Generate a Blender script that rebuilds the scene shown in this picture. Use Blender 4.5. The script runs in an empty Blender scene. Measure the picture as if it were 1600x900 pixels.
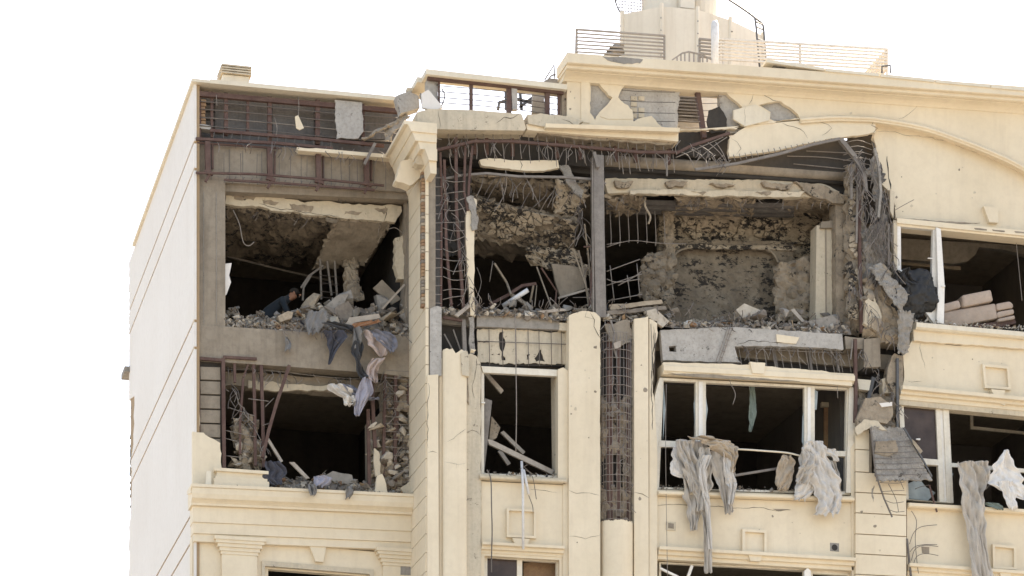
import bpy, bmesh, math, random
from mathutils import Vector, Matrix, Euler, noise
from mathutils.geometry import tessellate_polygon
random.seed(7)
R = math.radians
scene = bpy.context.scene
col = scene.collection
# ------------------------------------------------------------------ camera
F, HY, CX = 4577.0, 2000.0, 800.0
YAW = math.atan2(.249, .9685); CA, SA = math.cos(YAW), math.sin(YAW)
CAM = Vector((0, 0, 1.6))
cd = bpy.data.cameras.new('camera'); cam = bpy.data.objects.new('camera', cd); col.objects.link(cam)
cam.location = CAM; cam.rotation_euler = (R(90), 0, -YAW)
cd.sensor_width = 36; cd.lens = 36*F/1600; cd.shift_y = (HY-450)/1600; cd.clip_start = .5; cd.clip_end = 5000
scene.camera = cam
# ------------------------------------------------------------------ light
w = bpy.data.worlds.new('World'); scene.world = w; w.use_nodes = True
nt = w.node_tree; bg = nt.nodes['Background']
sky = nt.nodes.new('ShaderNodeTexSky'); sky.sky_type = 'NISHITA'; sky.sun_disc = False
SUN_EL, SUN_AZ = R(52), R(48)          # azimuth from +Y towards +X : behind the building, to the right
sky.sun_elevation = SUN_EL; sky.sun_rotation = SUN_AZ
sky.air_density = 1.0; sky.dust_density = 6.0; sky.ozone_density = .6; sky.altitude = 1200
nt.links.new(sky.outputs[0], bg.inputs[0]); bg.inputs[1].default_value = .15
sd = bpy.data.lights.new('sun', 'SUN'); sd.energy = 3.2; sd.angle = R(.6); sd.color = (1, .95, .87)
so = bpy.data.objects.new('sun', sd); col.objects.link(so)
sdir = Vector((math.sin(SUN_AZ)*math.cos(SUN_EL), math.cos(SUN_AZ)*math.cos(SUN_EL), math.sin(SUN_EL)))
so.rotation_euler = sdir.to_track_quat('Z', 'Y').to_euler(); so.location = (30, 20, 60)
vs = scene.view_settings; vs.view_transform = 'Standard'; vs.look = 'None'; vs.gamma = 1; vs.use_curve_mapping = False
vs.exposure = 1.78
vs.use_white_balance = True; vs.white_balance_temperature = 8000; vs.white_balance_tint = 10
# ------------------------------------------------------------------ pixel -> place
def ray(px, py):
    a = (px-CX)/F
    return Vector((CA*a+SA, -SA*a+CA, (HY-py)/F))
def P(px, py, Y):                      # on a wall facing the street, at depth Y
    d = ray(px, py); return CAM+d*(Y/d.y)
def PX(px, py, X):                     # on a wall running back from the street
    d = ray(px, py); return CAM+d*(X/d.x)
YC, YL = 55.0, 56.4                    # street face of the middle of the building / of the set-back bay
X0 = P(303, 500, YL).x                 # side wall
XR = P(665, 500, YC).x                 # the return between the two
F0, F1, CEIL, ROOF = 16.85, 20.0, 22.75, 23.3
F1C, CEILC, ROOFC = 20.3, 23.15, 24.0       # the middle stands a little higher
BACK = YL+10.4
# ------------------------------------------------------------------ materials
def new_mat(name):
    m = bpy.data.materials.new(name); m.use_nodes = True
    return m, m.node_tree.nodes, m.node_tree.links, m.node_tree.nodes['Principled BSDF']
def N(ns, t, **k):
    n = ns.new(t)
    for a, b in k.items(): setattr(n, a, b)
    return n
def noise_node(ns, ls, vec, scale, detail=6, rough=.6):
    n = N(ns, 'ShaderNodeTexNoise'); n.inputs['Scale'].default_value = scale
    n.inputs['Detail'].default_value = detail; n.inputs['Roughness'].default_value = rough
    ls.new(vec, n.inputs['Vector']); return n.outputs['Fac']
def ramp(ns, ls, fac, a, b, ca=(0, 0, 0, 1), cb=(1, 1, 1, 1)):
    r = N(ns, 'ShaderNodeValToRGB'); r.color_ramp.elements[0].position = a; r.color_ramp.elements[1].position = b
    r.color_ramp.elements[0].color = ca; r.color_ramp.elements[1].color = cb
    ls.new(fac, r.inputs[0]); return r.outputs[0]
def mixc(ns, ls, fac, a, b):
    m = N(ns, 'ShaderNodeMix', data_type='RGBA')
    if isinstance(fac, float): m.inputs[0].default_value = fac
    else: ls.new(fac, m.inputs[0])
    for i, c in ((6, a), (7, b)):
        if isinstance(c, tuple): m.inputs[i].default_value = (*c, 1)
        else: ls.new(c, m.inputs[i])
    return m.outputs[2]
def surf(name, c1, c2, dirt=(.2, .17, .13), dirt_amt=.35, scale=1.2, fine=14, bump=.3, rough=.9, streak=.3, speck=0.0, speck_col=(.03, .027, .025), metal=0, bdist=.02, spstretch=None):
    m, ns, ls, b = new_mat(name)
    g = N(ns, 'ShaderNodeNewGeometry').outputs['Position']
    big = noise_node(ns, ls, g, scale, 5)
    c = mixc(ns, ls, ramp(ns, ls, big, .35, .65), c1, c2)
    mp = N(ns, 'ShaderNodeMapping'); mp.inputs['Scale'].default_value = (3.2, 3.2, .22); ls.new(g, mp.inputs[0])
    st = noise_node(ns, ls, mp.outputs[0], 1.4, 6, .65)
    mul = N(ns, 'ShaderNodeMath', operation='MULTIPLY'); mul.inputs[1].default_value = streak
    ls.new(ramp(ns, ls, st, .5, .72), mul.inputs[0])
    c = mixc(ns, ls, mul.outputs[0], c, dirt)
    fn = noise_node(ns, ls, g, fine, 8, .7)
    mul2 = N(ns, 'ShaderNodeMath', operation='MULTIPLY'); mul2.inputs[1].default_value = dirt_amt
    ls.new(ramp(ns, ls, fn, .45, .75), mul2.inputs[0])
    c = mixc(ns, ls, mul2.outputs[0], c, dirt)
    if speck > 0:
        gv = g
        if spstretch:
            m3 = N(ns, 'ShaderNodeMapping'); m3.inputs['Scale'].default_value = spstretch; ls.new(g, m3.inputs[0]); gv = m3.outputs[0]
        sp = noise_node(ns, ls, gv, 9.5 if spstretch else 5.5, 9, .75)
        if spstretch:                    # soot and lost plaster gather in uneven areas
            lm = noise_node(ns, ls, g, 1.7, 4, .6); md = N(ns, 'ShaderNodeMath', operation='MULTIPLY_ADD'); md.inputs[1].default_value = .55; ls.new(lm, md.inputs[0])
            md.inputs[2].default_value = -.275; ad = N(ns, 'ShaderNodeMath', operation='ADD'); ls.new(md.outputs[0], ad.inputs[0]); ls.new(sp, ad.inputs[1]); sp = ad.outputs[0]
        c = mixc(ns, ls, ramp(ns, ls, sp, .66-speck*.22, .70-speck*.22), c, speck_col)
    ls.new(c, b.inputs['Base Color']); b.inputs['Roughness'].default_value = rough; b.inputs['Metallic'].default_value = metal
    bp = N(ns, 'ShaderNodeBump'); bp.inputs['Strength'].default_value = bump; bp.inputs['Distance'].default_value = bdist
    ls.new(fn, bp.inputs['Height']); ls.new(bp.outputs[0], b.inputs['Normal'])
    return m
M = {}
M['cream'] = surf('cream_plaster', (.67, .565, .41), (.735, .63, .47), (.44, .35, .255), .2, .6, 7, .15, .85, .18)
M['cream_dirty'] = surf('dusty_cream_plaster', (.58, .49, .36), (.52, .45, .34), (.25, .21, .16), .35, 2.2, 14, .3, .9, .4, .22, (.16, .13, .1))
M['cream_pale'] = surf('pale_cream_paint', (.70, .63, .5), (.66, .58, .45), (.4, .34, .26), .2, 1, 14, .1, .7, .3)
M['white_wall'] = surf('white_render', (.725, .685, .635), (.69, .645, .59), (.5, .43, .36), .22, .35, 7, .2, .9, .10)
M['groove'] = surf('tan_joint', (.33, .225, .125), (.37, .25, .145), bump=.1)
M['concrete'] = surf('dusty_concrete', (.25, .205, .155), (.31, .26, .20), (.12, .095, .07), .45, 1.8, 9, .35, .95, .5)
M['concrete_grey'] = surf('grey_concrete', (.31, .28, .245), (.25, .225, .195), (.13, .12, .1), .5, 2.5, 10, .4, .95, .4, .2, (.08, .07, .06))
M['block'] = surf('grey_block', (.37, .345, .31), (.45, .42, .38), (.17, .15, .13), .5, 3, 18, .5, .95, .2, .25, (.1, .09, .08))
M['plaster_back'] = surf('broken_plaster', (.37, .30, .22), (.27, .215, .155), (.07, .055, .045), .55, 3.5, 9, .7, .95, .3, .35, (.03, .025, .02), bdist=.05)
M['spalled'] = surf('spalled_sooty_plaster', (.43, .355, .265), (.33, .27, .195), (.12, .095, .07), .5, 2.2, 12, .8, .95, .15, .70, (.03, .025, .021), bdist=.05, spstretch=(.8, .8, 1.5))
M['spalled_light'] = surf('spalled_plaster', (.27, .22, .16), (.19, .152, .11), (.06, .047, .037), .6, 2.2, 9, .8, .95, .25, .5, (.035, .029, .024), bdist=.05, spstretch=(.8, .8, 1.6))
M['flake'] = surf('plaster_flake', (.42, .34, .25), (.31, .25, .18), (.12, .09, .07), .45, 4, 16, .5, .95, .1)
M['soot_shade'] = surf('sooty_shade_wall', (.035, .031, .028), (.055, .047, .04), (.015, .014, .013), .4, 1.5, 8, .4, .95, .3)  # near-black colour stands in for indoor shade as well as soot
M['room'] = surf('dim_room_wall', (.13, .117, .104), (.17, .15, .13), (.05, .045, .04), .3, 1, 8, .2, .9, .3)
M['sheet'] = surf('grey_backing_sheet', (.115, .105, .098), (.16, .148, .138), (.05, .045, .04), .5, 2.5, 22, .3, .8, .6)
M['rust'] = surf('rusty_steel', (.088, .043, .033), (.128, .074, .056), (.04, .024, .02), .5, 6, 30, .4, .75, .2)
M['steel'] = surf('dusty_grey_steel', (.17, .145, .122), (.235, .205, .175), (.09, .07, .06), .45, 5, 24, .25, .6, .3)
M['wire'] = surf('bare_wire', (.2, .17, .145), (.29, .25, .215), (.08, .055, .045), .4, 9, 30, .1, .6, .1)
M['darkwire'] = surf('dark_wire', (.09, .07, .06), (.13, .11, .095), bump=.1, rough=.6)
M['lath'] = surf('metal_lath', (.36, .33, .29), (.24, .215, .185), (.07, .06, .05), .6, 6, 34, .8, .85, .1, .3, (.07, .06, .05))
M['rubble'] = surf('rubble_dust', (.25, .21, .17), (.17, .142, .115), (.075, .06, .048), .5, 5, 14, .5, .95, .1)
M['rubble_pale'] = surf('rubble_plaster', (.52, .46, .38), (.42, .36, .28), (.2, .16, .12), .4, 5, 14, .4, .95, .1)
M['brick'] = surf('ochre_brick', (.34, .22, .12), (.26, .15, .09), (.1, .07, .05), .4, 8, 20, .4, .95, .1)
M['frame'] = surf('cream_window_frame', (.72, .66, .55), (.67, .6, .48), (.35, .29, .22), .3, 3, 14, .1, .5, .4)
M['white_frame'] = surf('white_window_frame', (.78, .74, .68), (.73, .69, .62), (.4, .35, .3), .25, 3, 14, .08, .45, .3)
M['tan_rail'] = surf('tan_painted_rail', (.70, .64, .56), (.66, .6, .52), bump=.05, rough=.5)
M['grey_rail'] = surf('grey_rail', (.27, .235, .2), (.33, .295, .255), bump=.05, rough=.5)
M['tank'] = surf('cream_tank_panel', (.74, .66, .54), (.70, .62, .5), (.45, .36, .26), .15, .7, 10, .05, .6, .35)
M['dark_metal'] = surf('dark_metal', (.06, .06, .065), (.09, .09, .09), bump=.05, rough=.5)
M['white_pipe'] = surf('white_pipe', (.68, .67, .66), (.62, .61, .6), bump=.03, rough=.4)
M['black_plastic'] = surf('black_sheet', (.009, .0085, .008), (.015, .014, .0135), (.04, .037, .034), .25, 3, 12, .2, .62, .1)
M['sofa'] = surf('tan_upholstery', (.40, .30, .23), (.48, .37, .29), (.3, .26, .22), .55, 5, 12, .25, .75, .1)
M['wood'] = surf('dusty_timber', (.42, .37, .31), (.35, .3, .25), (.18, .14, .1), .4, 4, 18, .2, .8, .2)
M['ground'] = surf('street_ground', (.30, .285, .26), (.26, .245, .225), (.15, .14, .13), .3, .2, 6, .2, .95, 0)
M['skin'] = surf('skin', (.42, .2, .12), (.38, .18, .11), (.3, .15, .1), .1, 4, 20, .05, .6, 0)
M['hair'] = surf('hair', (.02, .016, .013), (.03, .022, .02), bump=.2)
def cloth_mat(name, c, c2=None, stripes=None):
    m = surf(name, c, c2 or tuple(x*.82 for x in c), tuple(x*.5 for x in c), .22, 4, 30, .15, .95, .25)
    m.node_tree.nodes['Principled BSDF'].inputs['Sheen Weight'].default_value = .15
    return m
M['curtain'] = cloth_mat('grey_beige_curtain', (.47, .42, .36)); M['curtain_pale'] = cloth_mat('pale_curtain', (.6, .555, .5))
M['curtain_tan'] = cloth_mat('tan_curtain', (.42, .335, .245)); M['white_cloth'] = cloth_mat('white_cloth', (.74, .70, .65))
M['navy'] = cloth_mat('navy_cloth', (.055, .055, .07)); M['charcoal'] = cloth_mat('charcoal_cloth', (.04, .04, .043))
M['pink'] = cloth_mat('pink_cloth', (.47, .375, .335)); M['lavender'] = cloth_mat('lavender_cloth', (.36, .34, .385))
M['bluegrey'] = cloth_mat('blue_grey_cloth', (.2, .2, .235)); M['orange'] = cloth_mat('orange_cloth', (.36, .18, .095))
M['green'] = cloth_mat('green_cloth', (.16, .2, .175)); M['greycloth'] = cloth_mat('grey_cloth', (.2, .19, .18)); M['shirt'] = cloth_mat('blue_shirt', (.028, .038, .05))
def glass_mat(name, c, rough=.12):
    m, ns, ls, b = new_mat(name); g = N(ns, 'ShaderNodeNewGeometry').outputs['Position']
    f = noise_node(ns, ls, g, 2.5, 5)
    ls.new(mixc(ns, ls, ramp(ns, ls, f, .35, .7), c, tuple(x*1.7 for x in c)), b.inputs['Base Color'])
    b.inputs['Roughness'].default_value = rough; b.inputs['IOR'].default_value = 1.45; b.inputs['Specular IOR Level'].default_value = .2; return m
M['glass'] = glass_mat('dusty_dark_glass', (.055, .04, .034)); M['glass_shard'] = glass_mat('glass_shard', (.22, .25, .25), .15)
# ------------------------------------------------------------------ mesh building
BASE = {}
def link(name, me, parent=None, base=None):
    o = bpy.data.objects.new(name, me); col.objects.link(o)
    pb = Vector((0, 0, 0))
    if parent: o.parent = parent; pb = BASE[parent.name]
    o.location = base-pb; BASE[o.name] = base.copy(); return o
def tag(o, label, cat=None, group=None, kind=None):
    if label: o['label'] = label
    if cat: o['category'] = cat
    if group: o['group'] = group
    if kind: o['kind'] = kind
    return o
class MB:
    def __init__(s): s.v = []; s.f = []; s.mi = []; s.cur = 0
    def add(s, vs, fs):
        n = len(s.v); s.v += [Vector(v) for v in vs]; s.f += [tuple(i+n for i in f) for f in fs]; s.mi += [s.cur]*len(fs); return s
    def prism(s, outline, off, holes=()):
        loops = [list(outline)]+[list(h) for h in holes]
        pts = [p for l in loops for p in l]; n = len(pts); off = Vector(off)
        tris = tessellate_polygon([[Vector(p) for p in l] for l in loops])
        vs = pts+[Vector(p)+off for p in pts]
        fs = [tuple(t) for t in tris]+[tuple(i+n for i in reversed(t)) for t in tris]
        k = 0
        for l in loops:
            m = len(l)
            for i in range(m):
                j = (i+1) % m; fs.append((k+i, k+j, k+j+n, k+i+n))
            k += m
        return s.add(vs, fs)
    def box(s, a, b):
        x0, y0, z0 = [min(p, q) for p, q in zip(a, b)]; x1, y1, z1 = [max(p, q) for p, q in zip(a, b)]
        return s.add([(x0,y0,z0),(x1,y0,z0),(x1,y1,z0),(x0,y1,z0),(x0,y0,z1),(x1,y0,z1),(x1,y1,z1),(x0,y1,z1)],
                     [(0,3,2,1),(4,5,6,7),(0,1,5,4),(1,2,6,5),(2,3,7,6),(3,0,4,7)])
    def tube(s, pts, r, n=6, square=False):
        pts = [Vector(p) for p in pts]; k = 4 if square else n; vs = []; fs = []
        up = Vector((0, 0, 1))
        for i, p in enumerate(pts):
            t = (pts[min(i+1, len(pts)-1)]-pts[max(i-1, 0)])
            if t.length < 1e-6: t = Vector((0, 0, 1))
            t.normalize()
            ref = Vector((0, 1, 0)) if abs(t.y) < .9 else Vector((1, 0, 0))
            u = t.cross(ref).normalized(); q = t.cross(u).normalized()
            rr = r[i] if isinstance(r, (list, tuple)) else r
            for j in range(k):
                a = 2*math.pi*(j+.5)/k; c = rr*(1.414 if square else 1)
                vs.append(p+u*math.cos(a)*c+q*math.sin(a)*c)
        for i in range(len(pts)-1):
            for j in range(k):
                jj = (j+1) % k; fs.append((i*k+j, i*k+jj, (i+1)*k+jj, (i+1)*k+j))
        fs.append(tuple(range(k-1, -1, -1))); fs.append(tuple((len(pts)-1)*k+j for j in range(k)))
        return s.add(vs, fs)
    def profile(s, A, B, prof, out=Vector((0, -1, 0)), close=True):
        """sweep a moulding profile [(outward, height)] from A to B"""
        n = len(prof); A = Vector(A); B = Vector(B); up = Vector((0, 0, 1))
        vs = [A+out*o+up*h for o, h in prof]+[B+out*o+up*h for o, h in prof]
        fs = [(i, (i+1) % n, (i+1) % n+n, i+n) for i in range(n)]
        fs += [tuple(range(n-1, -1, -1)), tuple(range(n, 2*n))]
        return s.add(vs, fs)
    def build(s, name, mat, parent=None, smooth=False, fix=True):
        xs = [v.x for v in s.v]; ys = [v.y for v in s.v]; zs = [v.z for v in s.v]
        base = Vector(((min(xs)+max(xs))/2, (min(ys)+max(ys))/2, min(zs)))
        me = bpy.data.meshes.new(name); me.from_pydata([v-base for v in s.v], [], s.f)
        if fix:
            bm = bmesh.new(); bm.from_mesh(me); bmesh.ops.recalc_face_normals(bm, faces=bm.faces); bm.to_mesh(me); bm.free()
        for q in (mat if isinstance(mat, (list, tuple)) else [mat]): me.materials.append(M[q])
        if isinstance(mat, (list, tuple)): me.polygons.foreach_set('material_index', s.mi)
        if smooth:
            for p in me.polygons: p.use_smooth = True
        return link(name, me, parent, base)
def empty(name, base, parent=None):
    return link(name, None, parent, Vector(base))
def jag(pts, amp=2.5, step=6, rnd=random):
    """pixel outline; a third value 1 roughens the edge that starts at that point"""
    out = []; n = len(pts)
    for i, p in enumerate(pts):
        q = pts[(i+1) % n]; out.append((p[0], p[1]))
        if len(p) > 2 and p[2]:
            a = amp*p[2]; dx, dy = q[0]-p[0], q[1]-p[1]; L = math.hypot(dx, dy); k = max(1, int(L/step)); o = 0
            for j in range(1, k):
                t = (j+rnd.uniform(-.3, .3))/k; o = .55*o+rnd.uniform(-a, a)
                out.append((p[0]+dx*t-dy/L*o, p[1]+dy*t+dx/L*o))
    return out
def smooth_path(pts, k=5):
    out = []; n = len(pts)
    for i in range(n-1):
        p0, p1, p2, p3 = [Vector(pts[min(max(i+j, 0), n-1)]) for j in (-1, 0, 1, 2)]
        for j in range(k):
            t = j/k; out.append(.5*((2*p1)+(p2-p0)*t+(2*p0-5*p1+4*p2-p3)*t*t+(3*p1-p0-3*p2+p3)*t**3))
    out.append(Vector(pts[-1])); return out
def slab(name, pts, Y, th, mat, parent, amp=2.5, step=6, holes=()):
    mb = MB(); mb.prism([P(x, y, Y) for x, y in jag(pts, amp, step)], (0, th, 0), [[P(x, y, Y) for x, y in jag(h, amp, step)] for h in holes])
    return mb.build(name, mat, parent)
def bar(name, pts, Y, wpx, mat, parent, square=True):
    mb = MB(); mb.tube([P(p[0], p[1], p[2] if len(p) > 2 else Y) for p in pts], wpx*.0125/2, 6, square); return mb.build(name, mat, parent)
def wire(name, pts, Y, mat, parent, wpx=1.6, k=5):
    q = smooth_path([P(p[0], p[1], p[2] if len(p) > 2 else Y) for p in pts], k); mb = MB(); mb.tube(q, wpx*.0125/2, 5)
    return mb.build(name, mat, parent, True)
def wires(name, lists, Y, mat, parent, wpx=1.5, k=3):
    mb = MB(); wpx *= .82
    for pts in lists: mb.tube(smooth_path([P(p[0], p[1], p[2] if len(p) > 2 else Y) for p in pts], k), wpx*.0125/2, 5)
    return tag(mb.build(name, mat, parent, True), None, kind='stuff' if len(lists) > 1 else None)
def moulding(name, a, b, Y, prof, mat, parent):
    return MB().profile(P(a[0], a[1], Y), P(b[0], b[1], Y), prof).build(name, mat, parent)
def frame(name, c, wpx, Y, th, mat, parent):
    (x0, y0), (x1, y1), (x2, y2), (x3, y3) = c; q = wpx
    return slab(name, c, Y, th, mat, parent, holes=[[(x0+q, y0+q), (x1-q, y1+q), (x2-q, y2-q), (x3+q, y3-q)]])
def crack(pts, Y, wpx, parent, name='crack', mat='soot_shade', jitter=2.0):
    pts = jag([(x, y, 1) for x, y in pts[:-1]]+[pts[-1]], jitter, 7)
    n = len(pts); L = []; Rr = []
    # outline of a thin split with its own width, a few millimetres proud of the plaster
    pts = pts[:pts.index((pts[-1][0], pts[-1][1]))+1]
    for i, (x, y) in enumerate(pts):
        a = pts[max(i-1, 0)]; b = pts[min(i+1, len(pts)-1)]; dx, dy = b[0]-a[0], b[1]-a[1]; l = math.hypot(dx, dy) or 1
        ww = wpx*.33*random.uniform(.35, 1.1)*(0.25 if i in (0, len(pts)-1) else 1)
        L.append(P(x-dy/l*ww, y+dx/l*ww, Y-.004)); Rr.append(P(x+dy/l*ww, y-dx/l*ww, Y-.004))
    vs = L+Rr; k = len(L); fs = [(i, i+1, i+1+k, i+k) for i in range(k-1)]
    return MB().add(vs, fs).build(name, mat, parent)
def rough_sheet(name, c, nu, nv, amp, mat, parent, th=.12, freq=2.5, holes=0, edge=.12, seed=0):
    """a buckled slab between four 3D corners, broken outline"""
    A, B, C, D = [Vector(p) for p in c]; nrm = (B-A).cross(D-A).normalized(); vs = []; fs = []; rr = random.Random(seed)
    for j in range(nv+1):
        for i in range(nu+1):
            u, v = i/nu, j/nv; p = (A*(1-u)+B*u)*(1-v)+(D*(1-u)+C*u)*v
            q = noise.fractal(p*freq, .8, 2.2, 4)*amp
            p = p+nrm*q
            if i in (0, nu) or j in (0, nv): p = p+Vector((rr.uniform(-1, 1), rr.uniform(-1, 1), rr.uniform(-1, 1)))*edge
            vs.append(p)
    for j in range(nv):
        for i in range(nu):
            cpt = vs[j*(nu+1)+i]
            if holes and noise.noise(cpt*1.7+Vector((seed, 3, 1))) > holes: continue
            a = j*(nu+1)+i; fs.append((a, a+1, a+nu+2, a+nu+1))
    o = MB().add(vs, fs).build(name, mat, parent, False)
    s = o.modifiers.new('thick', 'SOLIDIFY'); s.thickness = th; s.offset = 0
    return o
def flakes(c, nu, nv, parent, name='plaster_flake', mat='flake', th=.04, drop=.18, cl=.25, single=True, seed=1, shrink=.9, jit=.32, off=.03, rows=False):
    """broken render: many uneven pieces standing proud of the surface between four corners"""
    A, B, C, D = [Vector(p) for p in c]; rr = random.Random(seed); nrm = (B-A).cross(D-A).normalized()
    if nrm.y > 0: nrm = -nrm
    if abs(nrm.y) < .05 and nrm.z > 0: nrm = -nrm
    def pt(u, v): return (A*(1-u)+B*u)*(1-v)+(D*(1-u)+C*u)*v
    W_, H_ = ((B-A).length+(C-D).length)/2, ((D-A).length+(C-B).length)/2
    seeds = [((i+.5+rr.uniform(-jit, jit)*1.1+(.5*(j % 2)-.25))/nu*W_, (j+.5+rr.uniform(-jit, jit)*1.1)/nv*H_) for j in range(nv) for i in range(nu)]
    reach = 3.2*max(W_/nu, H_/nv); allmb = MB()
    for (sx, sy) in seeds:
        cp = pt(sx/W_, sy/H_)
        if rr.random() < drop or noise.noise(cp*2.1+Vector((seed*3.1, 0, 0))) > cl: continue
        poly = [(0, 0), (W_, 0), (W_, H_), (0, H_)]
        for (ox, oy) in seeds:
            if (ox, oy) == (sx, sy) or abs(ox-sx) > reach or abs(oy-sy) > reach: continue
            mx, my, dx, dy = (sx+ox)/2, (sy+oy)/2, ox-sx, oy-sy; new = []
            for k in range(len(poly)):
                p, q = poly[k], poly[(k+1) % len(poly)]; dp = (p[0]-mx)*dx+(p[1]-my)*dy; dq = (q[0]-mx)*dx+(q[1]-my)*dy
                if dp <= 0: new.append(p)
                if (dp < 0) != (dq < 0): t = dp/(dp-dq); new.append((p[0]+(q[0]-p[0])*t, p[1]+(q[1]-p[1])*t))
            poly = new
            if len(poly) < 3: break
        if len(poly) < 3: continue
        cx_ = sum(q[0] for q in poly)/len(poly); cy_ = sum(q[1] for q in poly)/len(poly); rough_ = []
        for k in range(len(poly)):
            p, q = poly[k], poly[(k+1) % len(poly)]
            for t in (.0, .34, .67):
                s_ = shrink*(rr.uniform(.86, .97) if t == 0 else rr.uniform(.93, 1.04)); x, y = p[0]+(q[0]-p[0])*t, p[1]+(q[1]-p[1])*t
                rough_.append(pt((cx_+(x-cx_)*s_)/W_, (cy_+(y-cy_)*s_)/H_))
        ctr0 = pt(cx_/W_, cy_/H_); o = nrm*(off+rr.uniform(-.015, .03)); tx = Vector((rr.uniform(-.09, .09), 0, rr.uniform(-.09, .09)))
        poly3 = [p+o+nrm*(p-ctr0).dot(tx) for p in rough_]
        mb = MB() if single else allmb
        n = len(poly3); ctr = sum(poly3, Vector())/n
        top = [p+nrm*th*rr.uniform(.8, 1) - (p-ctr)*.06 for p in poly3]
        fs = [(k, (k+1) % n, (k+1) % n+n, k+n) for k in range(n)]+[(k+n, (k+1) % n+n, 2*n) for k in range(n)]
        mb.add(poly3+top+[ctr+nrm*th], fs)
        if single: mb.build(name, mat, parent)
    if not single and allmb.v:
        return tag(allmb.build(name, mat, parent), None, kind='stuff')
def cloth(rows, Y, folds=3, amp=.06, seed=0, nu=44, k=9, hem=.5, twist=.8):
    """hanging cloth: rows of (centre x, y, width) in pixels from top to bottom -> vertices, faces"""
    rr = random.Random(seed); ph = rr.uniform(0, 6)
    path = smooth_path([(r[0], r[1], r[2]) for r in rows], k); nv = len(path)-1; vs = []; fs = []
    for j, (cx, cy, wd) in enumerate(path):
        for i in range(nu+1):
            u = i/nu; e = (u-.5)
            pn = noise.noise(Vector((u*3+seed, j*.13, seed*1.7)))
            drift = u*folds*1.15+.5*math.sin(j*.13+seed)+.35*pn
            r1 = 1-2.4*abs(noise.noise(Vector((drift*1.15, j*.05, seed*2.3)))); r2 = noise.noise(Vector((drift*2.6+j*.1, j*.14, seed*5.1+9)))
            r3 = noise.noise(Vector((u*2.6+j*.17*(1 if seed % 2 else -1), j*.16-u*2.2, seed+4))); r4 = noise.noise(Vector((u*11, j*.6, seed+14)))
            d = amp*(1.0*r1+.6*r2+1.25*r3+.4*r4+.3*(1-3*abs(noise.noise(Vector((u*5+j*.22, j*.3-u*4, seed+31)))))+.6*pn)
            yy = cy+pn*wd*.05+(rr.uniform(-1, 1)*hem*2 + noise.noise(Vector((u*6, seed, 0)))*wd*.42 if j == nv else 0)
            xx = cx+e*wd*(1+.34*noise.noise(Vector((j*.3, (3 if e > 0 else -3), seed)))+.12*noise.noise(Vector((j*.9, (7 if e > 0 else -7), seed))))
            yy2 = YY = Y(cx, cy) if callable(Y) else Y
            vs.append(P(xx, yy, YY)+Vector((0, -d-.02, 0)))
    for j in range(nv):
        for i in range(nu):
            a = j*(nu+1)+i; fs.append((a, a+1, a+nu+2, a+nu+1))
    return vs, fs
def cloth_obj(name, pieces, mat, label, cat, group=None, parent=None):
    mb = MB()
    for p in pieces: mb.add(*p)
    o = mb.build(name, mat, parent, True, False); s = o.modifiers.new('thick', 'SOLIDIFY'); s.thickness = .008
    o.modifiers.new('sub', 'SUBSURF').levels = 1; o.modifiers['sub'].render_levels = 1
    if label: tag(o, label, cat, group)
    return o
# chunk shapes shared by all rubble
def chunk_shape(rr, flat):
    bm = bmesh.new()
    for _ in range(11):
        v = Vector((rr.uniform(-1, 1), rr.uniform(-1, 1), rr.uniform(-1, 1)))
        v = Vector((v.x*.5, v.y*.42, v.z*flat)); bm.verts.new(v)
    bmesh.ops.convex_hull(bm, input=bm.verts); bmesh.ops.delete(bm, geom=[v for v in bm.verts if not v.link_faces], context='VERTS')
    bm.verts.ensure_lookup_table(); bm.verts.index_update()
    r = ([v.co.copy() for v in bm.verts], [tuple(v.index for v in f.verts) for f in bm.faces]); bm.free(); return r
CH = [chunk_shape(random.Random(i+40), random.Random(i).choice((.16, .25, .4))) for i in range(16)]
CHM = {}
for mm in ('rubble', 'rubble_pale', 'concrete_grey', 'flake', 'cream_dirty'):
    CHM[mm] = []
    for i, (v, f) in enumerate(CH):
        me = bpy.data.meshes.new('chunk_shape'); me.from_pydata(v, [], f); me.materials.append(M[mm]); CHM[mm].append(me)
def chunk(name, px, py, Y, sz, mat, label, group, rr=random, cat='rubble'):
    me = rr.choice(CHM[mat]); b = P(px, py, Y)
    o = link(name, me, None, b); o.rotation_euler = (rr.uniform(-.6, .6), rr.uniform(-.6, .6), rr.uniform(0, 6.28)); s = sz*.0125
    o.scale = (s*rr.uniform(.85, 1.2), s*rr.uniform(.8, 1.2), s*rr.uniform(.8, 1.2)); return tag(o, label, cat, group)
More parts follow.
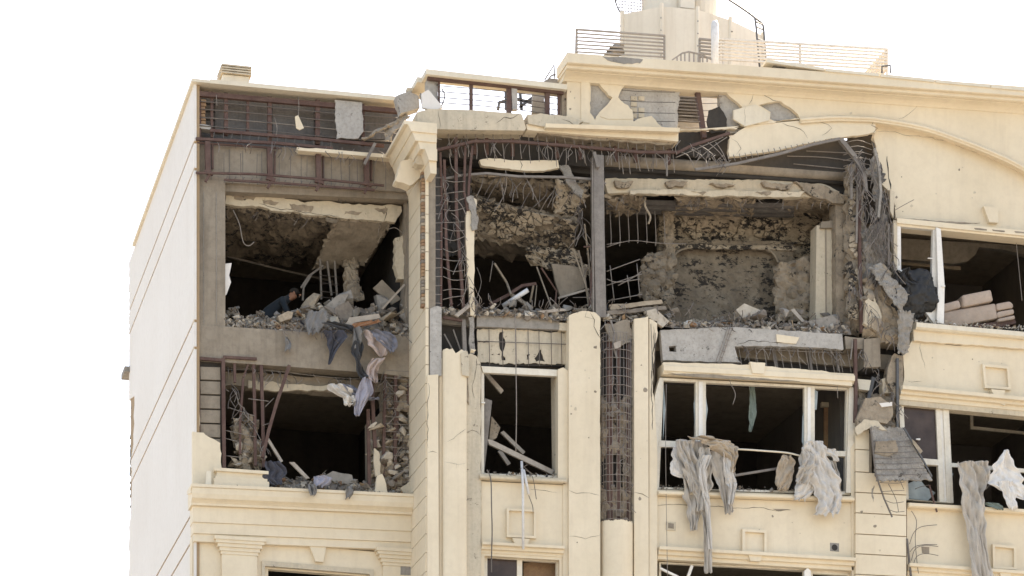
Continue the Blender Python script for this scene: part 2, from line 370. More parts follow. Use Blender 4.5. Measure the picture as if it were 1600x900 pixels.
def heap(name, edge, Y0, Y1, n, smin, smax, mat, label, seed=0, mound=True, parent=None):
    """small debris piled along a floor edge: edge = [(px, base y, top y)]"""
    rr = random.Random(seed); mb = MB()
    def at(px):
        for a, b in zip(edge, edge[1:]):
            if a[0] <= px <= b[0]:
                t = (px-a[0])/(b[0]-a[0]); return a[1]+(b[1]-a[1])*t, a[2]+(b[2]-a[2])*t
        return edge[-1][1], edge[-1][2]
    xa, xb = edge[0][0], edge[-1][0]
    if mound:
        nu = int((xb-xa)/4); nv = 7; vs = []; fs = []
        for j in range(nv+1):
            for i in range(nu+1):
                px = xa+(xb-xa)*i/nu; yb, yt = at(px); p0 = P(px, yb+1, Y0); h = (yb-yt)*.0125*.8
                p = Vector((p0.x, Y0+(Y1-Y0)*j/nv, p0.z+h*math.sin(min(1, j/(nv*.3))*1.57)*(1 if j else 0)))
                p.z += abs(noise.fractal(p*3, .8, 2.2, 4))*.14*(1 if j else 0); p.x += rr.uniform(-.02, .02); vs.append(p)
        for j in range(nv):
            for i in range(nu): a = j*(nu+1)+i; fs.append((a, a+1, a+nu+2, a+nu+1))
        mb.add(vs, fs)
    for i_ in range(int(n*2.6)):
        px = rr.uniform(xa, xb); yb, yt = at(px); d = rr.random()**1.7; Y = Y0+.02+(Y1-Y0)*d
        p0 = P(px, yb, Y0); h = (yb-yt)*.0125*min(1, d*4.5+rr.uniform(0, .12))*1.15*(.75+.5*noise.noise(Vector((px*.05, seed, 0))))
        s_ = (smin*.55+(smax-smin*.55)*rr.random()**2.2)*.014; p = Vector((p0.x, Y, p0.z+max(0, h)+rr.uniform(-.01, .07)))
        v, f = rr.choice(CH); m = Matrix.Translation(p) @ Euler((rr.uniform(-1, 1), rr.uniform(-1, 1), rr.uniform(0, 6.3))).to_matrix().to_4x4()
        kind = rr.random(); mb.cur = 0 if kind < .5 else (1 if kind < .72 else (2 if kind < .88 else (3 if kind < .93 else rr.randint(4, 8))))
        if kind > .955: m = m @ Matrix.Diagonal((s_*3.2, s_*.22, s_*.22, 1))      # splinters
        elif kind > .9: m = m @ Matrix.Diagonal((s_*1.4, s_*1.1, s_*.35, 1))       # flat tile bits
        else: m = m @ Matrix.Diagonal((s_, s_*rr.uniform(.7, 1.2), s_, 1))
        mb.add([m @ x for x in v], f)
    mat = [mat, 'rubble_pale', 'concrete_grey', 'brick', 'wood', 'white_cloth', 'navy', 'flake', 'charcoal']
    o = mb.build(name, mat, parent); return tag(o, label, 'rubble' if label else None, kind='stuff')

def tangle(x0, x1, y0, y1, n, Y, parent, length=26, seed=0, up=False):
    """loose tie wire and rods torn out along a broken edge"""
    rr = random.Random(seed); L = []; D = []
    for k in range(n):
        x = rr.uniform(x0, x1); y = y0+(y1-y0)*(x-x0)/(x1-x0)+rr.uniform(-4, 4); l = rr.uniform(.35, 1)*length; sx = rr.uniform(-.7, .7)*l
        c = rr.uniform(-8, 8); q = [(x, y, Y+rr.uniform(-.08, .1)), (x+sx*.4+c, y+l*.45*(-1 if up else 1), Y+rr.uniform(-.2, .05)), (x+sx+c*.3, y+l*(-1 if up else 1), Y+rr.uniform(-.25, .05))]
        (L if k % 2 else D).append(q)
    wires('loose_wire', L, Y, 'wire', parent, 1.25, 4); wires('loose_wire', D, Y, 'darkwire', parent, 1.35, 4)
def chips(pts, Y, parent, n, seed=0, smin=1.2, smax=4):
    """small pits where flying debris struck the render"""
    rr = random.Random(seed)
    for k in range(n//2):
        x0, y0, x1, y1 = rr.choice(pts); x, y = rr.uniform(x0, x1), rr.uniform(y0, y1); r = smin+(smax-smin)*rr.random()**2.5
        out = [(x+math.cos(a*.9)*r*rr.uniform(.5, 1.1), y+math.sin(a*.9)*r*rr.uniform(.5, 1.2)) for a in range(7)]
        slab('chip', out, Y-.003, .006, rr.choice(('cream_dirty', 'cream_dirty', 'concrete')), parent)
# ================================================================== setting
gm = MB(); gm.add([(-1500, -1500, 0), (1500, -1500, 0), (1500, 1500, 0), (-1500, 1500, 0)], [(0, 1, 2, 3)])
tag(gm.build('ground', 'ground', fix=False), 'pale paved street ground below the building', kind='structure')
XE = P(1720, 500, YC).x
B = empty('apartment_building', ((X0+XE)/2, (YC+BACK)/2, 0))
tag(B, 'cream apartment building with blown-out upper floors and bare steel', 'building')
zlow = P(665, 935, YC).z
# body below the picture
MB().box((XR, YC+.05, 0), (XE, BACK, P(1000, 960, YC).z-.3)).build('lower_wall', 'cream', B)
MB().box((X0+.05, YL+.05, 0), (XR-.01, BACK-.01, P(480, 965, YL).z-.3)).build('lower_wall', 'cream', B)
# floors, roof, back and cross walls
def floor_slab(z, th, mat, y0c=YC+.25, y0l=YL+.2, name='floor_slab'):
    zc = {F1: F1C, ROOF: ROOFC}.get(z, z)
    MB().box((X0+.12, y0l, z-th), (XR+.25, BACK-.12, z)).build(name, mat, B)
    MB().box((XR+.27, y0c, zc-th), (XE-.1, BACK-.12, zc)).build(name, mat, B)
floor_slab(F0, .3, 'concrete', YC+.35, YL+.3); floor_slab(F1, .3, 'concrete', YC+.45, YL+.35); floor_slab(ROOF, .28, 'concrete', YC+.72, YL+.4, 'roof_slab')
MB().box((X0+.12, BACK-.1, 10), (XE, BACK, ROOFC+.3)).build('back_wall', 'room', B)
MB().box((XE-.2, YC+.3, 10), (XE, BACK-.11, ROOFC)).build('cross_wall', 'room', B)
MB().box((XR+.02, YL+.25, F0+.01), (XR+.2, 63, F1-.31)).build('cross_wall', 'soot_shade', B)
MB().box((XR+.02, YL+.25, F1+.01), (XR+.2, 63, ROOF-.3)).build('cross_wall', 'soot_shade', B)
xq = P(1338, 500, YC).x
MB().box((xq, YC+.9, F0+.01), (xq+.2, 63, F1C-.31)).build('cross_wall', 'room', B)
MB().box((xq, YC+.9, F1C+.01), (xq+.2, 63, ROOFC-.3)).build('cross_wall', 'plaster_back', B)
for (xa, xb, za, zb, yy, m) in ((X0+.2, XR, F1, ROOF-.29, 62, 'soot_shade'), (X0+.2, XR, F0, F1-.31, 61.5, 'soot_shade'), (XR+.22, xq-.01, F0, F1C-.31, 61, 'soot_shade'),
                                (XR+.22, P(1040, 400, 61).x, F1C, ROOFC-.29, 61.5, 'soot_shade'), (xq+.22, XE-.21, F0, F1C-.31, 60, 'room'), (xq+.22, XE-.21, F1C, ROOFC-.29, 60.5, 'room'), (XR+.22, XE-.21, 13.6, F0-.31, 60, 'room'), (X0+.2, XR, 13.6, F0-.31, 60, 'soot_shade')):
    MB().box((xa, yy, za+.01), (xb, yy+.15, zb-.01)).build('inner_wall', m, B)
MB().box((X0+.13, YL+.3, 13.3), (XE-.21, BACK-.12, 13.6)).build('floor_slab', 'concrete', B)
# ================================================================== the white side wall
def wpt(px, py): return PX(px, py, X0)
zt = wpt(303, 128).z
SWm = MB().box((X0+.02, YL+.012, 0), (X0+.11, BACK-.3, zt-.02)); SW = SWm.build('side_wall', 'groove', B)
zs = [0]+[wpt(300, y).z for y in (1090, 1048, 845, 802, 550, 508, 272, 230)]+[zt]
rr = random.Random(3)
for i, (a, b) in enumerate(zip(zs, zs[1:])):
    g = .028; yb = BACK
    n = 14; back = []
    for j in range(n+1):
        z = a+g+(b-a-2*g)*j/n; brk = .0
        back.append((X0, yb-rr.uniform(0, .25)-(.9 if 20.2 < z < 21.6 else 0)-(.45 if 18.8 < z < 20.2 else 0), z))
    out = [(X0, YL-.012, a+g)]+back+[(X0, YL-.012, b-g)]
    MB().prism(out, (.05, 0, 0)).build('wall_panel', 'white_wall', SW)
# raw edge of the far corner and the little capping there
m = MB()
for k in range(22):
    z = 19+k*.2; v, f = CH[k % 16]; T = Matrix.Translation((X0+.1, BACK-.1+rr.uniform(-.2, -.02), z)) @ Matrix.Diagonal((.2, .6, .5, 1)); m.add([T @ q for q in v], f)
m.build('broken_corner', 'concrete_grey', B)
MB().box((X0-.12, BACK-.3, 22.2), (X0+.3, BACK+.35, 22.32)).build('ledge', 'concrete_grey', B)
# coping along the side and the front of the set-back bay
zc = P(303, 133, YL).z
prof = [(-.3, 0), (.05, 0), (.06, .01), (.06, .055), (-.3, .055)]
MB().profile((X0, YL-.13, zc+.02), (X0, BACK-1.2, zc+.02), prof, Vector((-1, 0, 0))).build('coping', 'cream_pale', B)
cA, cB_ = P(300.5, 132, YL-.24), P(622, 164, YL-.24)
MB().profile((X0+.3, YL, zc-.003), (P(622, 160, YL).x, YL, P(622, 163, YL).z), [(-.3, .02), (.13, .02), (.13, .1), (-.3, .1)]).build('coping', 'cream_pale', B)
# chimney vent on the roof
cv = empty('roof_vent', P(369, 150, YL+1.5)); tag(cv, 'small cream roof vent with stacked louvre slats above the parapet', 'roof vent')
a, b = P(348, 124, YL+1.3), P(391, 140, YL+1.3)
MB().box((a.x, a.y, ROOF), (b.x-.02, a.y+.5, P(348, 116, YL+1.3).z)).build('shaft', 'cream_pale', cv)
for k in range(4):
    z = P(348, 115-k*3.9, YL+1.3).z
    MB().box((a.x-.03, a.y-.06, z), (b.x+.02, a.y+.56, z+.028)).build('slat', 'cream_dirty', cv)
MB().box((a.x+.05, a.y+.04, z-.16), (b.x-.08, a.y+.44, z-.01)).build('core', 'concrete_grey', cv)
# ================================================================== set-back bay, roof parapet stripped to its frame
PF = slab('parapet_sheet', [(306, 138), (622, 166), (640, 262), (306, 240)], YL+.46, .05, 'sheet', B)
for k, y in enumerate((150, 162, 174, 187, 199)):
    bar('seam', [(322, y), (622, y+26)], YL+.455, 1.6, 'soot_shade', PF)
for x0, x1 in ((336, 350), (356, 384), (388, 417), (426, 490), (500, 560), (570, 618)):
    s = .09; slab('backing_panel', [(x0, 144+(x0-306)*s), (x1, 144+(x1-306)*s), (x1, 206+(x1-306)*.04), (x0, 206+(x0-306)*.04)], YL+.4+random.uniform(0, .025), .02, 'sheet', PF)
PS = bar('top_rail', [(309, 147), (470, 161), (622, 174)], YL+.06, 7, 'rust', B)
for x, y0, y1, wd in ((331, 144, 215, 4), (353, 146, 212, 6), (387, 150, 208, 4.5), (421, 152, 222, 6.5), (496, 157, 226, 7), (567, 163, 228, 5), (312, 141, 222, 4)):
    bar('stud', [(x, y0), (x, y1)], YL+.1, wd, 'rust', PS)
wires('tie_wire', [[(309, y), (420, y+9), (520, y+19), (622, y+26)] for y in (147, 158, 170, 183, 196)], YL+.04, 'darkwire', PS, 1.8)
bar('angle_bar', [(328, 204), (500, 218), (600, 228)], YL, 4.5, 'rust', B)
bar('angle_bar', [(306, 217), (434, 224), (520, 232)], YL-.03, 4, 'rust', B)
bar('angle_bar', [(308, 223), (335, 225), (440, 232)], YL+.02, 2.5, 'rust', B)
wires('tie_wire', [[(x, 206+(x-330)*.08), (x+random.uniform(-3, 3), 219+(x-330)*.075)] for x in range(335, 520, 14)], YL-.02, 'darkwire', B, 1.4)
for r_ in range(7):
    y = 155+r_*5.6; xo = random.uniform(-1, 1)
    slab('brick', [(311, y), (321+xo, y+.6), (321.5+xo, y+5), (311, y+4.4)], YL+.08+random.uniform(0, .03), .14, 'brick', B)
slab('rough_sill', [(311, 194, .6), (331, 197, .6), (329, 203, .6), (310, 199, .6)], YL+.05, .2, 'block', B)
slab('plaster_board', [(523, 156), (566, 160, .6), (568, 205, .8), (560, 216, 1), (526, 217, .8)], YL-.02, .05, 'block', B, 2, 5)
o = slab('hanging_shard', [(461, 182), (466, 180), (475, 200), (468, 203), (463, 200)], YL-.06, .03, 'cream', B, 1)
wire('hanging_wire', [(466.5, 152), (467, 168), (466, 182)], YL-.05, 'wire', B, 1)
wires('bent_wire', [[(429, 184), (433, 200), (431, 212)], [(338, 148), (339, 165)]], YL-.04, 'wire', B, 1.2)
# wall band between roof and opening
slab('edge_beam', [(306, 222), (480, 232), (640, 245), (640, 300), (352, 285), (306, 280)], YL+.12, .33, 'concrete', B)
for k in range(11):
    x = 326+k*28+random.uniform(-6, 6)
    MB().tube([P(x, 230+(x-306)*.07, YL+.118), P(x, 283+(x-306)*.045, YL+.118)], .004, 4, True).build('board_joint', 'sheet', B)
for x, y0 in ((324, 222), (421, 232), (497, 236), (572, 240)):
    b1 = bar('hanger', [(x, y0), (x+1, y0+48)], YL-.02, 8, 'rust', B)
    bar('bracket', [(x-5, y0+46), (x+9, y0+50)], YL-.04, 5, 'rust', b1)
    bar('bracket', [(x+4, y0+50), (x-3, y0+62)], YL-.03, 4, 'rust', b1)
    bar('bracket', [(x+8, y0+4), (x+8, y0+42)], YL+.03, 3, 'rust', b1)
bar('angle_bar', [(306, 270), (400, 272), (500, 280), (600, 290)], YL-.06, 3, 'rust', B)
bar('angle_bar', [(350, 281), (450, 287), (585, 297)], YL-.04, 3, 'rust', B)
wires('tie_wire', [[(x, 272+(x-306)*.065), (x-6, 283+(x-306)*.055)] for x in range(356, 600, 13)], YL-.05, 'darkwire', B, 1.4)
wires('tie_wire', [[(x, 236+(x-306)*.05), (x+random.uniform(-2, 2), 272+(x-306)*.06)] for x in range(350, 600, 26)], YL-.03, 'darkwire', B, 1.1)
slab('ceiling_beam', [(352, 285), (640, 300), (640, 312), (352, 299)], YL+.2, .6, 'concrete', B)
# cornice left on the bay, running into the corner piece
slab('cornice_strip', [(464, 230, .6), (500, 232), (640, 244), (640, 251), (606, 247), (540, 241), (466, 235, .6)], YL-.16, .2, 'cream', B, 1.2)
# corner column, beam and opening
slab('column', [(303.5, 278), (352, 283), (352, 512), (352, 560), (308, 560), (303.5, 500)], YL+.1, .6, 'concrete', B)
slab('column_edge', [(303.5, 224), (309, 224, 1), (308, 420, 1), (311, 676, .6), (303.5, 676)], YL+.02, .3, 'cream_dirty', B, 1.6, 7)
for x in (318, 338):
    bar('board_mark', [(x, 300), (x+.3, 505)], YL+.096, .9, 'concrete_grey', B)
slab('column_stub', [(632, 300), (641, 300), (641, 530), (634, 530, .5)], YL+.35, .5, 'concrete', B)
slab('floor_beam', [(306, 508), (352, 510), (480, 519, .5), (643, 526), (643, 590), (600, 584), (440, 572), (352, 566), (306, 562)], YL+.08, .35, 'concrete', B, 1.5)
# broken ceiling of the upper room
slab('ceiling_edge', [(352, 299, .8), (400, 303, .8), (470, 315, .8), (545, 318, .8), (627, 322, 1), (628, 330, 1), (618, 347, .6), (560, 343, .5), (480, 335, .8), (420, 326, .7), (352, 318, .7)], YL+.42, .12, 'cream_dirty', B, 2, 5)
slab('ceiling_edge', [(358, 296, .6), (460, 303, .6), (590, 315, .6), (590, 319, .6), (460, 308, .6), (358, 301, .6)], YL+.52, .2, 'plaster_back', B, 2, 5)
rough_sheet('fallen_ceiling', (P(352, 316, YL+.5), P(545, 340, YL+.5), P(500, 412, YL+3.6), P(352, 404, YL+3.6)), 34, 20, .14, 'spalled_light', B, .08, 2.6, 0, .06, 3)
rough_sheet('fallen_ceiling', (P(528, 338, YL+.5), P(612, 346, YL+.5), P(572, 410, YL+1.7), P(490, 418, YL+2.0)), 26, 22, .035, 'concrete', B, .08, 1.6, 0, .06, 5)
bar('pipe', [(352, 400, YL+3.2), (440, 422, YL+3.3), (520, 440, YL+3.4)], YL, 3, 'steel', B)
slab('wall_stub', [(617, 372, 1), (632, 366, 1), (632, 436, 1), (621, 436, 1), (617, 400, 1)], YL+.5, .2, 'cream_dirty', B, 2, 6)
slab('torn_board', [(351, 412), (362, 411, .5), (358, 430, 1), (361, 441), (354, 460, .5), (351, 462)], YL+.16, .03, 'white_wall', B, 1.5)
rough_sheet('torn_board', (P(536, 402, YL+1.6), P(556, 404, YL+1.6), P(566, 470, YL+1.3), P(540, 470, YL+1.3)), 8, 16, .1, 'plaster_back', B, .05, 4, 0, .05, 8)
for p in ([(470, 450), (482, 432), (505, 415)], [(500, 405), (502, 468)], [(511, 408), (518, 462)], [(522, 400), (527, 470)], [(473, 470), (474, 450), (486, 430)]):
    bar('bent_bar', p, YL+1.7, 3, 'steel', B)
wires('tie_wire', [[(500, y), (530, y+3)] for y in (430, 442, 455, 464)], YL+1.68, 'darkwire', B, 1.3)
wire('hanging_wire', [(364, 328), (374, 350), (380, 378), (389, 384), (397, 378)], YL+.3, 'wire', B, 1.5)
wire('hanging_wire', [(607, 358), (618, 356), (630, 365)], YL+.5, 'wire', B, 1.3)
bar('bent_bar', [(597, 483), (632, 445)], YL+.35, 3, 'wood', B)
# lower opening: head, frames, block pier
slab('lintel', [(352, 580, .8), (450, 586, .8), (560, 594, .8), (600, 597), (600, 612, .8), (520, 613, .6), (430, 604, .6), (352, 603, .6)], YL+.5, .3, 'concrete', B, 2)
slab('plaster_edge', [(388, 594, .9), (480, 602, .8), (545, 604, .8), (545, 610, .9), (450, 611, .8), (388, 606, .9)], YL+.42, .08, 'cream_dirty', B, 2)
wires('bent_wire', [[(352, 577), (430, 580), (520, 590), (600, 593)], [(352, 574), (420, 578), (470, 585)]], YL+.3, 'steel', B, 1.8)
PR = slab('pier_core', [(311, 562), (346, 562), (346, 735), (311, 735)], YL+.16, .25, 'soot_shade', B)
for r_ in range(6):
    y0 = 573+r_*22.4; o_ = random.uniform(-.6, .6)
    slab('block', [(313, y0), (344, y0+1), (344+o_, y0+20.6), (313+o_, y0+19.6)], YL+.1+random.uniform(0, .025), .12, 'concrete', PR, 1)
bar('steel_post', [(348.5, 560), (350, 732)], YL+.06, 5.5, 'rust', B); bar('steel_post', [(311, 560), (312, 690)], YL+.06, 2.5, 'rust', B)
bar('steel_head', [(311, 560), (346, 563)], YL+.05, 4.5, 'rust', B); bar('steel_head', [(349, 558), (401, 561)], YL+.05, 4, 'rust', B)
for p, wd in (([(366, 562), (367, 598)], 4), ([(396, 562), (398, 655), (399, 728)], 4.6), ([(380, 592), (375, 660), (375, 710)], 3.6), ([(389, 566), (380, 590)], 2.5), ([(408, 570), (410, 640), (412, 730)], 5)):
    bar('steel_post', p, YL+.12, wd, 'rust', B)
bar('leaning_bar', [(452, 571), (432, 630), (420, 672), (410, 715)], YL+.0, 5, 'rust', B)
bar('leaning_bar', [(418, 686), (440, 722)], YL+.15, 4.5, 'wood', B)
wires('tie_wire', [[(350, 672), (400, 683)], [(352, 712), (380, 715)], [(352, 608), (358, 612)], [(388, 623), (420, 627)], [(414, 636), (428, 622)], [(358, 637), (398, 650)], [(410, 665), (425, 660)], [(352, 685), (372, 690)]], YL+.08, 'wire', B, 1.5)
slab('plaster_remnant', [(301, 674, .7), (318, 676, 1), (334, 686, 1), (344, 692, .8), (345, 735, .6), (338, 766), (301, 764)], YL-.02, .12, 'cream', B, 2)
slab('plaster_shard', [(323, 736), (330, 736), (330, 764), (321, 764)], YL-.25, .05, 'cream_pale', B)
# pedestal at the foot of the pier
pd = MB(); x0, x1 = P(336, 760, YL-.1).x, P(417, 760, YL-.1).x; zb = P(336, 766, YL-.1).z
for (ex, h0, h1) in ((.03, 0, .21), (.0, .21, .27), (-.03, .27, .36), (.02, .36, .42)):
    pd.box((x0-ex, YL-.16-ex, zb+h0), (x1+ex, YL+.5, zb+h1))
pd.build('pedestal', 'cream', B)
# cage of stones on the far side of the opening
PC = bar('steel_post', [(581, 582), (583, 650), (586, 700)], YL+.12, 5.5, 'rust', B)
for p, wd in (([(602, 576), (600, 680), (598, 762)], 4.5), ([(618, 570), (617, 700), (618, 766)], 5), ([(614, 566), (622, 640), (620, 690)], 3), ([(575, 640), (577, 760)], 5), ([(637, 600), (637, 640)], 3), ([(645, 570), (645, 765)], 3)):
    bar('steel_post', p, YL+.12, wd, 'rust', B)
wires('tie_wire', [[(602, y), (645, y+3+random.uniform(-2, 2))] for y in range(578, 765, 12)], YL+.08, 'wire', B, 1.4)
slab('mortar_backing', [(600, 575), (648, 575), (648, 770), (575, 770), (574, 660, 1), (598, 640, 1)], YL+.42, .25, 'concrete', B)
rs = random.Random(12)
for k in range(95):
    x = rs.uniform(583, 646); y = rs.uniform(655, 766)
    if k > 82: x = rs.uniform(604, 644); y = rs.uniform(585, 655)
    chunk('loose_stone', x, y, YL+rs.uniform(.1, .28), rs.uniform(13, 27), rs.choice(('rubble', 'flake', 'rubble_pale', 'rubble_pale')), 'broken stone caught in the rusty cage beside the rusticated return wall', 'stones in the rusty cage', rs, 'stone')
for k in range(26):
    x = rs.uniform(366, 410); y = rs.uniform(650, 728)
    chunk('loose_stone', x, y, YL+rs.uniform(.18, .36), rs.uniform(12, 26), rs.choice(('rubble', 'flake', 'rubble_pale')), 'broken stone hanging between rusty posts above the moulded pedestal', 'stones above the pedestal', rs, 'stone')
slab('plaster_shard', [(585, 700, .5), (592, 706, .6), (595, 742, .6), (587, 744), (584, 720)], YL-.02, .08, 'cream_dirty', B)
slab('plaster_shard', [(589, 744, .6), (597, 740, .8), (606, 771), (586, 768)], YL-.06, .1, 'cream', B)
slab('plaster_shard', [(626, 762, .8), (640, 752, .8), (650, 750, .8), (650, 772), (630, 770)], YL-.04, .1, 'cream_dirty', B)
# big cornice under the lower opening
cp = [(-.2, .0), (.30, 0), (.34, .02), (.34, .06), (-.2, .06)]
zz = P(293, 769, YL-.34).z; xe = XR-.002
za, zb2 = P(303, 768, YL).z, P(652, 784, YL).z
CO = MB().profile((X0-.1, YL, za), (xe, YL, zb2), [(-.25, 0), (.22, -.10), (.25, -.1), (.25, -.04), (.36, -.0), (.36, .055), (-.25, .06)]).build('cornice', 'cream', B)
MB().profile((X0-.08, YL, za), (xe, YL, zb2), [(-.25, -.31), (.2, -.31), (.2, -.27), (.24, -.235), (.30, -.2), (.33, -.12), (.34, -.012), (-.25, -.012)]).build('cornice_bed', 'cream', CO)
MB().profile((X0-.04, YL, za), (xe, YL, zb2), [(-.25, -.62), (.13, -.62), (.13, -.312), (-.25, -.312)]).build('frieze', 'cream', CO)
MB().profile((X0-.03, YL, za), (xe, YL, zb2), [(-.25, -.83), (.105, -.83), (.105, -.622), (-.25, -.622)]).build('frieze', 'cream', CO)
MB().profile((X0-.02, YL, za), (xe, YL, zb2), [(-.25, -.98), (.075, -.98), (.075, -.832), (-.25, -.832)]).build('frieze', 'cream', CO)
# wall, pilasters and window head below it
LW = slab('wall', [(300, 838), (655, 868), (655, 960), (300, 960)], YL+.04, .3, 'cream', B, holes=[[(411, 878), (582, 892), (582, 955), (411, 955)]])
def pilaster(xa, xb, ytop):
    zc_ = P(xa, ytop, YL).z; A, Bx = P(xa, 900, YL).x, P(xb, 900, YL).x
    p_ = MB().box((A, YL-.06, zc_-4), (Bx, YL+.1, zc_-.33)).build('pilaster', 'cream', LW)
    for k, (e, h0, h1) in enumerate(((.02, -.33, -.27), (.05, -.27, -.2), (.09, -.2, -.13), (.13, -.13, -.07), (.16, -.07, .0))):
        MB().box((A-e, YL-.062-e*.7, zc_+h0+.001), (Bx+e, YL+.1, zc_+h1)).build('capital_ring', 'cream', p_)
pilaster(346, 401, 840); pilaster(598, 655, 858)
slab('window_surround', [(409, 876), (584, 890), (584, 960), (409, 960)], YL+.0, .14, 'cream_dirty', LW, holes=[[(414, 884), (578, 897), (578, 958), (414, 958)]])
slab('inner_surround', [(413, 884), (579, 897), (579, 959), (413, 959)], YL+.1, .16, 'cream', LW, holes=[[(419, 889), (573, 901), (573, 957), (419, 957)]])
slab('keystone', [(482, 848), (511, 850), (505, 878), (493, 877)], YL-.05, .12, 'cream', LW)
slab('wall_grille', [(626, 879), (647, 881), (647, 899), (626, 898)], YL-.068, .02, 'concrete_grey', LW)
# ================================================================== return wall of rusticated blocks
RW = MB().box((XR+.012, YC+.02, 0), (XR+.2, YL+.35, P(650, 290, YC+.7).z)).build('return_wall', 'concrete', B)
zt2 = P(664, 276, YC).z; bh = .362; k = 0; z = zt2
while z > 11:
    y0, y1 = YC, YL+.1
    if 3 < k < 30 and k % 2: cuts = [y0, (y0+y1)/2+.12, y1]
    else: cuts = [y0, y1]
    for a, b in zip(cuts, cuts[1:]):
        MB().box((XR, a+(.008 if a > y0 else -.0), z-bh+.014), (XR+.06, b-(.008 if b < y1 else 0), z)).build('block', 'cream', RW)
    z -= bh; k += 1
# moulded corner piece hanging at its head : the return cornice, broken at both ends
def ret_prof(px, py, Y): return PX(px, py, XR)
za = P(655, 205, YC).z
rc = MB()
for (e0, h0, e1, h1) in ((.52, .0, .52, -.07), (.45, -.07, .38, -.2), (.36, -.2, .30, -.36), (.24, -.36, .2, -.5), (.12, -.5, .04, -.72), (.03, -.72, .0, -.95)):
    A0, A1 = YC-.45+random.uniform(-.04, .04), YL+.06-e0*.2
    rc.add([(XR-e0, A0, za+h0), (XR-e1, A0, za+h1), (XR+.12, A0, za+h1), (XR+.12, A0, za+h0), (XR-e0, A1, za+h0), (XR-e1, A1, za+h1), (XR+.12, A1, za+h1), (XR+.12, A1, za+h0)],
           [(0, 1, 2, 3), (4, 7, 6, 5), (0, 4, 5, 1), (1, 5, 6, 2), (2, 6, 7, 3), (3, 7, 4, 0)])
rc.build('return_cornice', 'cream', B)
slab('broken_moulding', [(627, 252, .8), (668, 240, .8), (678, 262, .6), (664, 268, .8), (640, 290, .8), (618, 282, .8)], YC+.25, .3, 'cream', B, 1.6, 5)
slab('broken_moulding', [(655, 236, .8), (668, 240, 1), (679, 263, 1), (660, 257, .8), (648, 254)], YC-.12, .25, 'cream_dirty', B, 1.6, 5)
rough_sheet('torn_felt', (P(566, 217, YL-.25), P(622, 190, YL-.6), P(640, 172, YL-.7), P(600, 205, YL-.15)), 14, 8, .08, 'concrete', B, .03, 3, 0, .04, 4)
rough_sheet('torn_felt', (P(600, 205, YL-.35), P(634, 178, YL-.7), P(640, 182, YL-.75), P(606, 222, YL-.4)), 12, 6, .05, 'concrete_grey', B, .03, 3, 0, .04, 5)
bar('bent_bar', [(586, 224), (569, 257)], YL-.35, 4.5, 'steel', B)
slab('plaster_board', [(619, 150, .6), (640, 142, .6), (654, 150, .4), (656, 168, .6), (645, 172), (626, 177, .6)], YC+.6, .25, 'block', B, 1.6, 5)
slab('brick', [(636, 137), (645, 137), (645, 143), (636, 143)], YC+.65, .15, 'cream_dirty', B)
slab('plaster_board', [(659, 146), (669, 140, .5), (692, 168, .6), (676, 172), (660, 168)], YC-.1, .06, 'white_wall', B, 1.4)
slab('plaster_board', [(657, 145), (661, 148), (674, 171), (662, 166)], YC-.02, .12, 'concrete_grey', B, 1)
slab('parapet_post', [(667, 118, .5), (684, 120, .6), (684, 150, .5), (690, 168), (668, 168)], YC+.12, .2, 'block', B, 1.5)

tangle(358, 600, 322, 346, 22, YL+.7, B, 22, 201); tangle(352, 600, 575, 596, 30, YL+.2, B, 24, 202); tangle(600, 648, 580, 760, 40, YL+.05, B, 26, 203)
tangle(320, 600, 215, 240, 26, YL-.08, B, 26, 204); tangle(400, 640, 505, 520, 24, YL-.05, B, 22, 205); tangle(360, 415, 600, 700, 24, YL+.05, B, 30, 206)

for a, b_, c, d in ((366, 408, 652, 728), (600, 646, 660, 768), (604, 645, 590, 640), (588, 612, 690, 765)):
    rough_sheet('rubble_core', (P(a, c, YL+.36), P(b_, c+2, YL+.34), P(b_, d, YL+.26), P(a, d, YL+.28)), 12, 16, .2, 'plaster_back', B, .16, 5, .22, .09, a)
for q in ([(452, 318, 1), (490, 322, 1), (486, 331, 1), (456, 328, 1)], [(365, 303, 1), (400, 307, 1), (396, 313, 1), (366, 311, 1)], [(540, 330, 1), (566, 331, 1), (560, 336, 1), (538, 335, 1)], [(410, 312, 1), (436, 316, 1), (430, 321, 1), (412, 318, 1)], [(585, 326, 1), (606, 326, 1), (600, 335, 1)]):
    slab('spall', q, YL+.412, .02, 'plaster_back', B, 1.8, 4)
crack([(602, 322), (604, 334), (600, 346)], YL+.42, 2.5, B); crack([(405, 318), (470, 331), (530, 338)], YL+.42, 1.6, B)
tangle(352, 640, 296, 310, 20, YL+.5, B, 14, 241)
# ================================================================== middle: roof terrace parapet, open to the sky
zk = P(666, 119, YC).z; zk2 = P(884, 143, YC).z
MB().profile((P(664, 119, YC).x, YC, zk), (P(884, 140, YC).x, YC, zk2), [(-.3, 0), (.1, 0), (.1, .1), (-.3, .1)]).build('coping', 'cream_pale', B)
MB().profile((XR+.0, YC+.305, zk-.002), (XR+.0, YC+1.1, zk-.002), [(-.28, 0), (.1, 0), (.1, .1), (-.28, .1)], Vector((-1, 0, 0))).build('coping', 'cream_pale', B)
PT = bar('top_rail', [(668, 122), (780, 133), (880, 145)], YC+.04, 6, 'rust', B)
for x, y0, y1, wd in ((736, 130, 174, 5), (795, 136, 178, 7), (855, 140, 180, 7), (686, 124, 170, 3), (873, 144, 185, 4)):
    bar('stud', [(x, y0), (x, y1)], YC+.08, wd, 'rust', PT)
slab('plaster_post', [(799, 129), (808, 130), (809, 171), (801, 171)], YC+.02, .1, 'block', PT)
slab('plaster_post', [(833, 143, .4), (850, 145, .5), (851, 178, .4), (832, 176)], YC+.5, .1, 'block', PT)
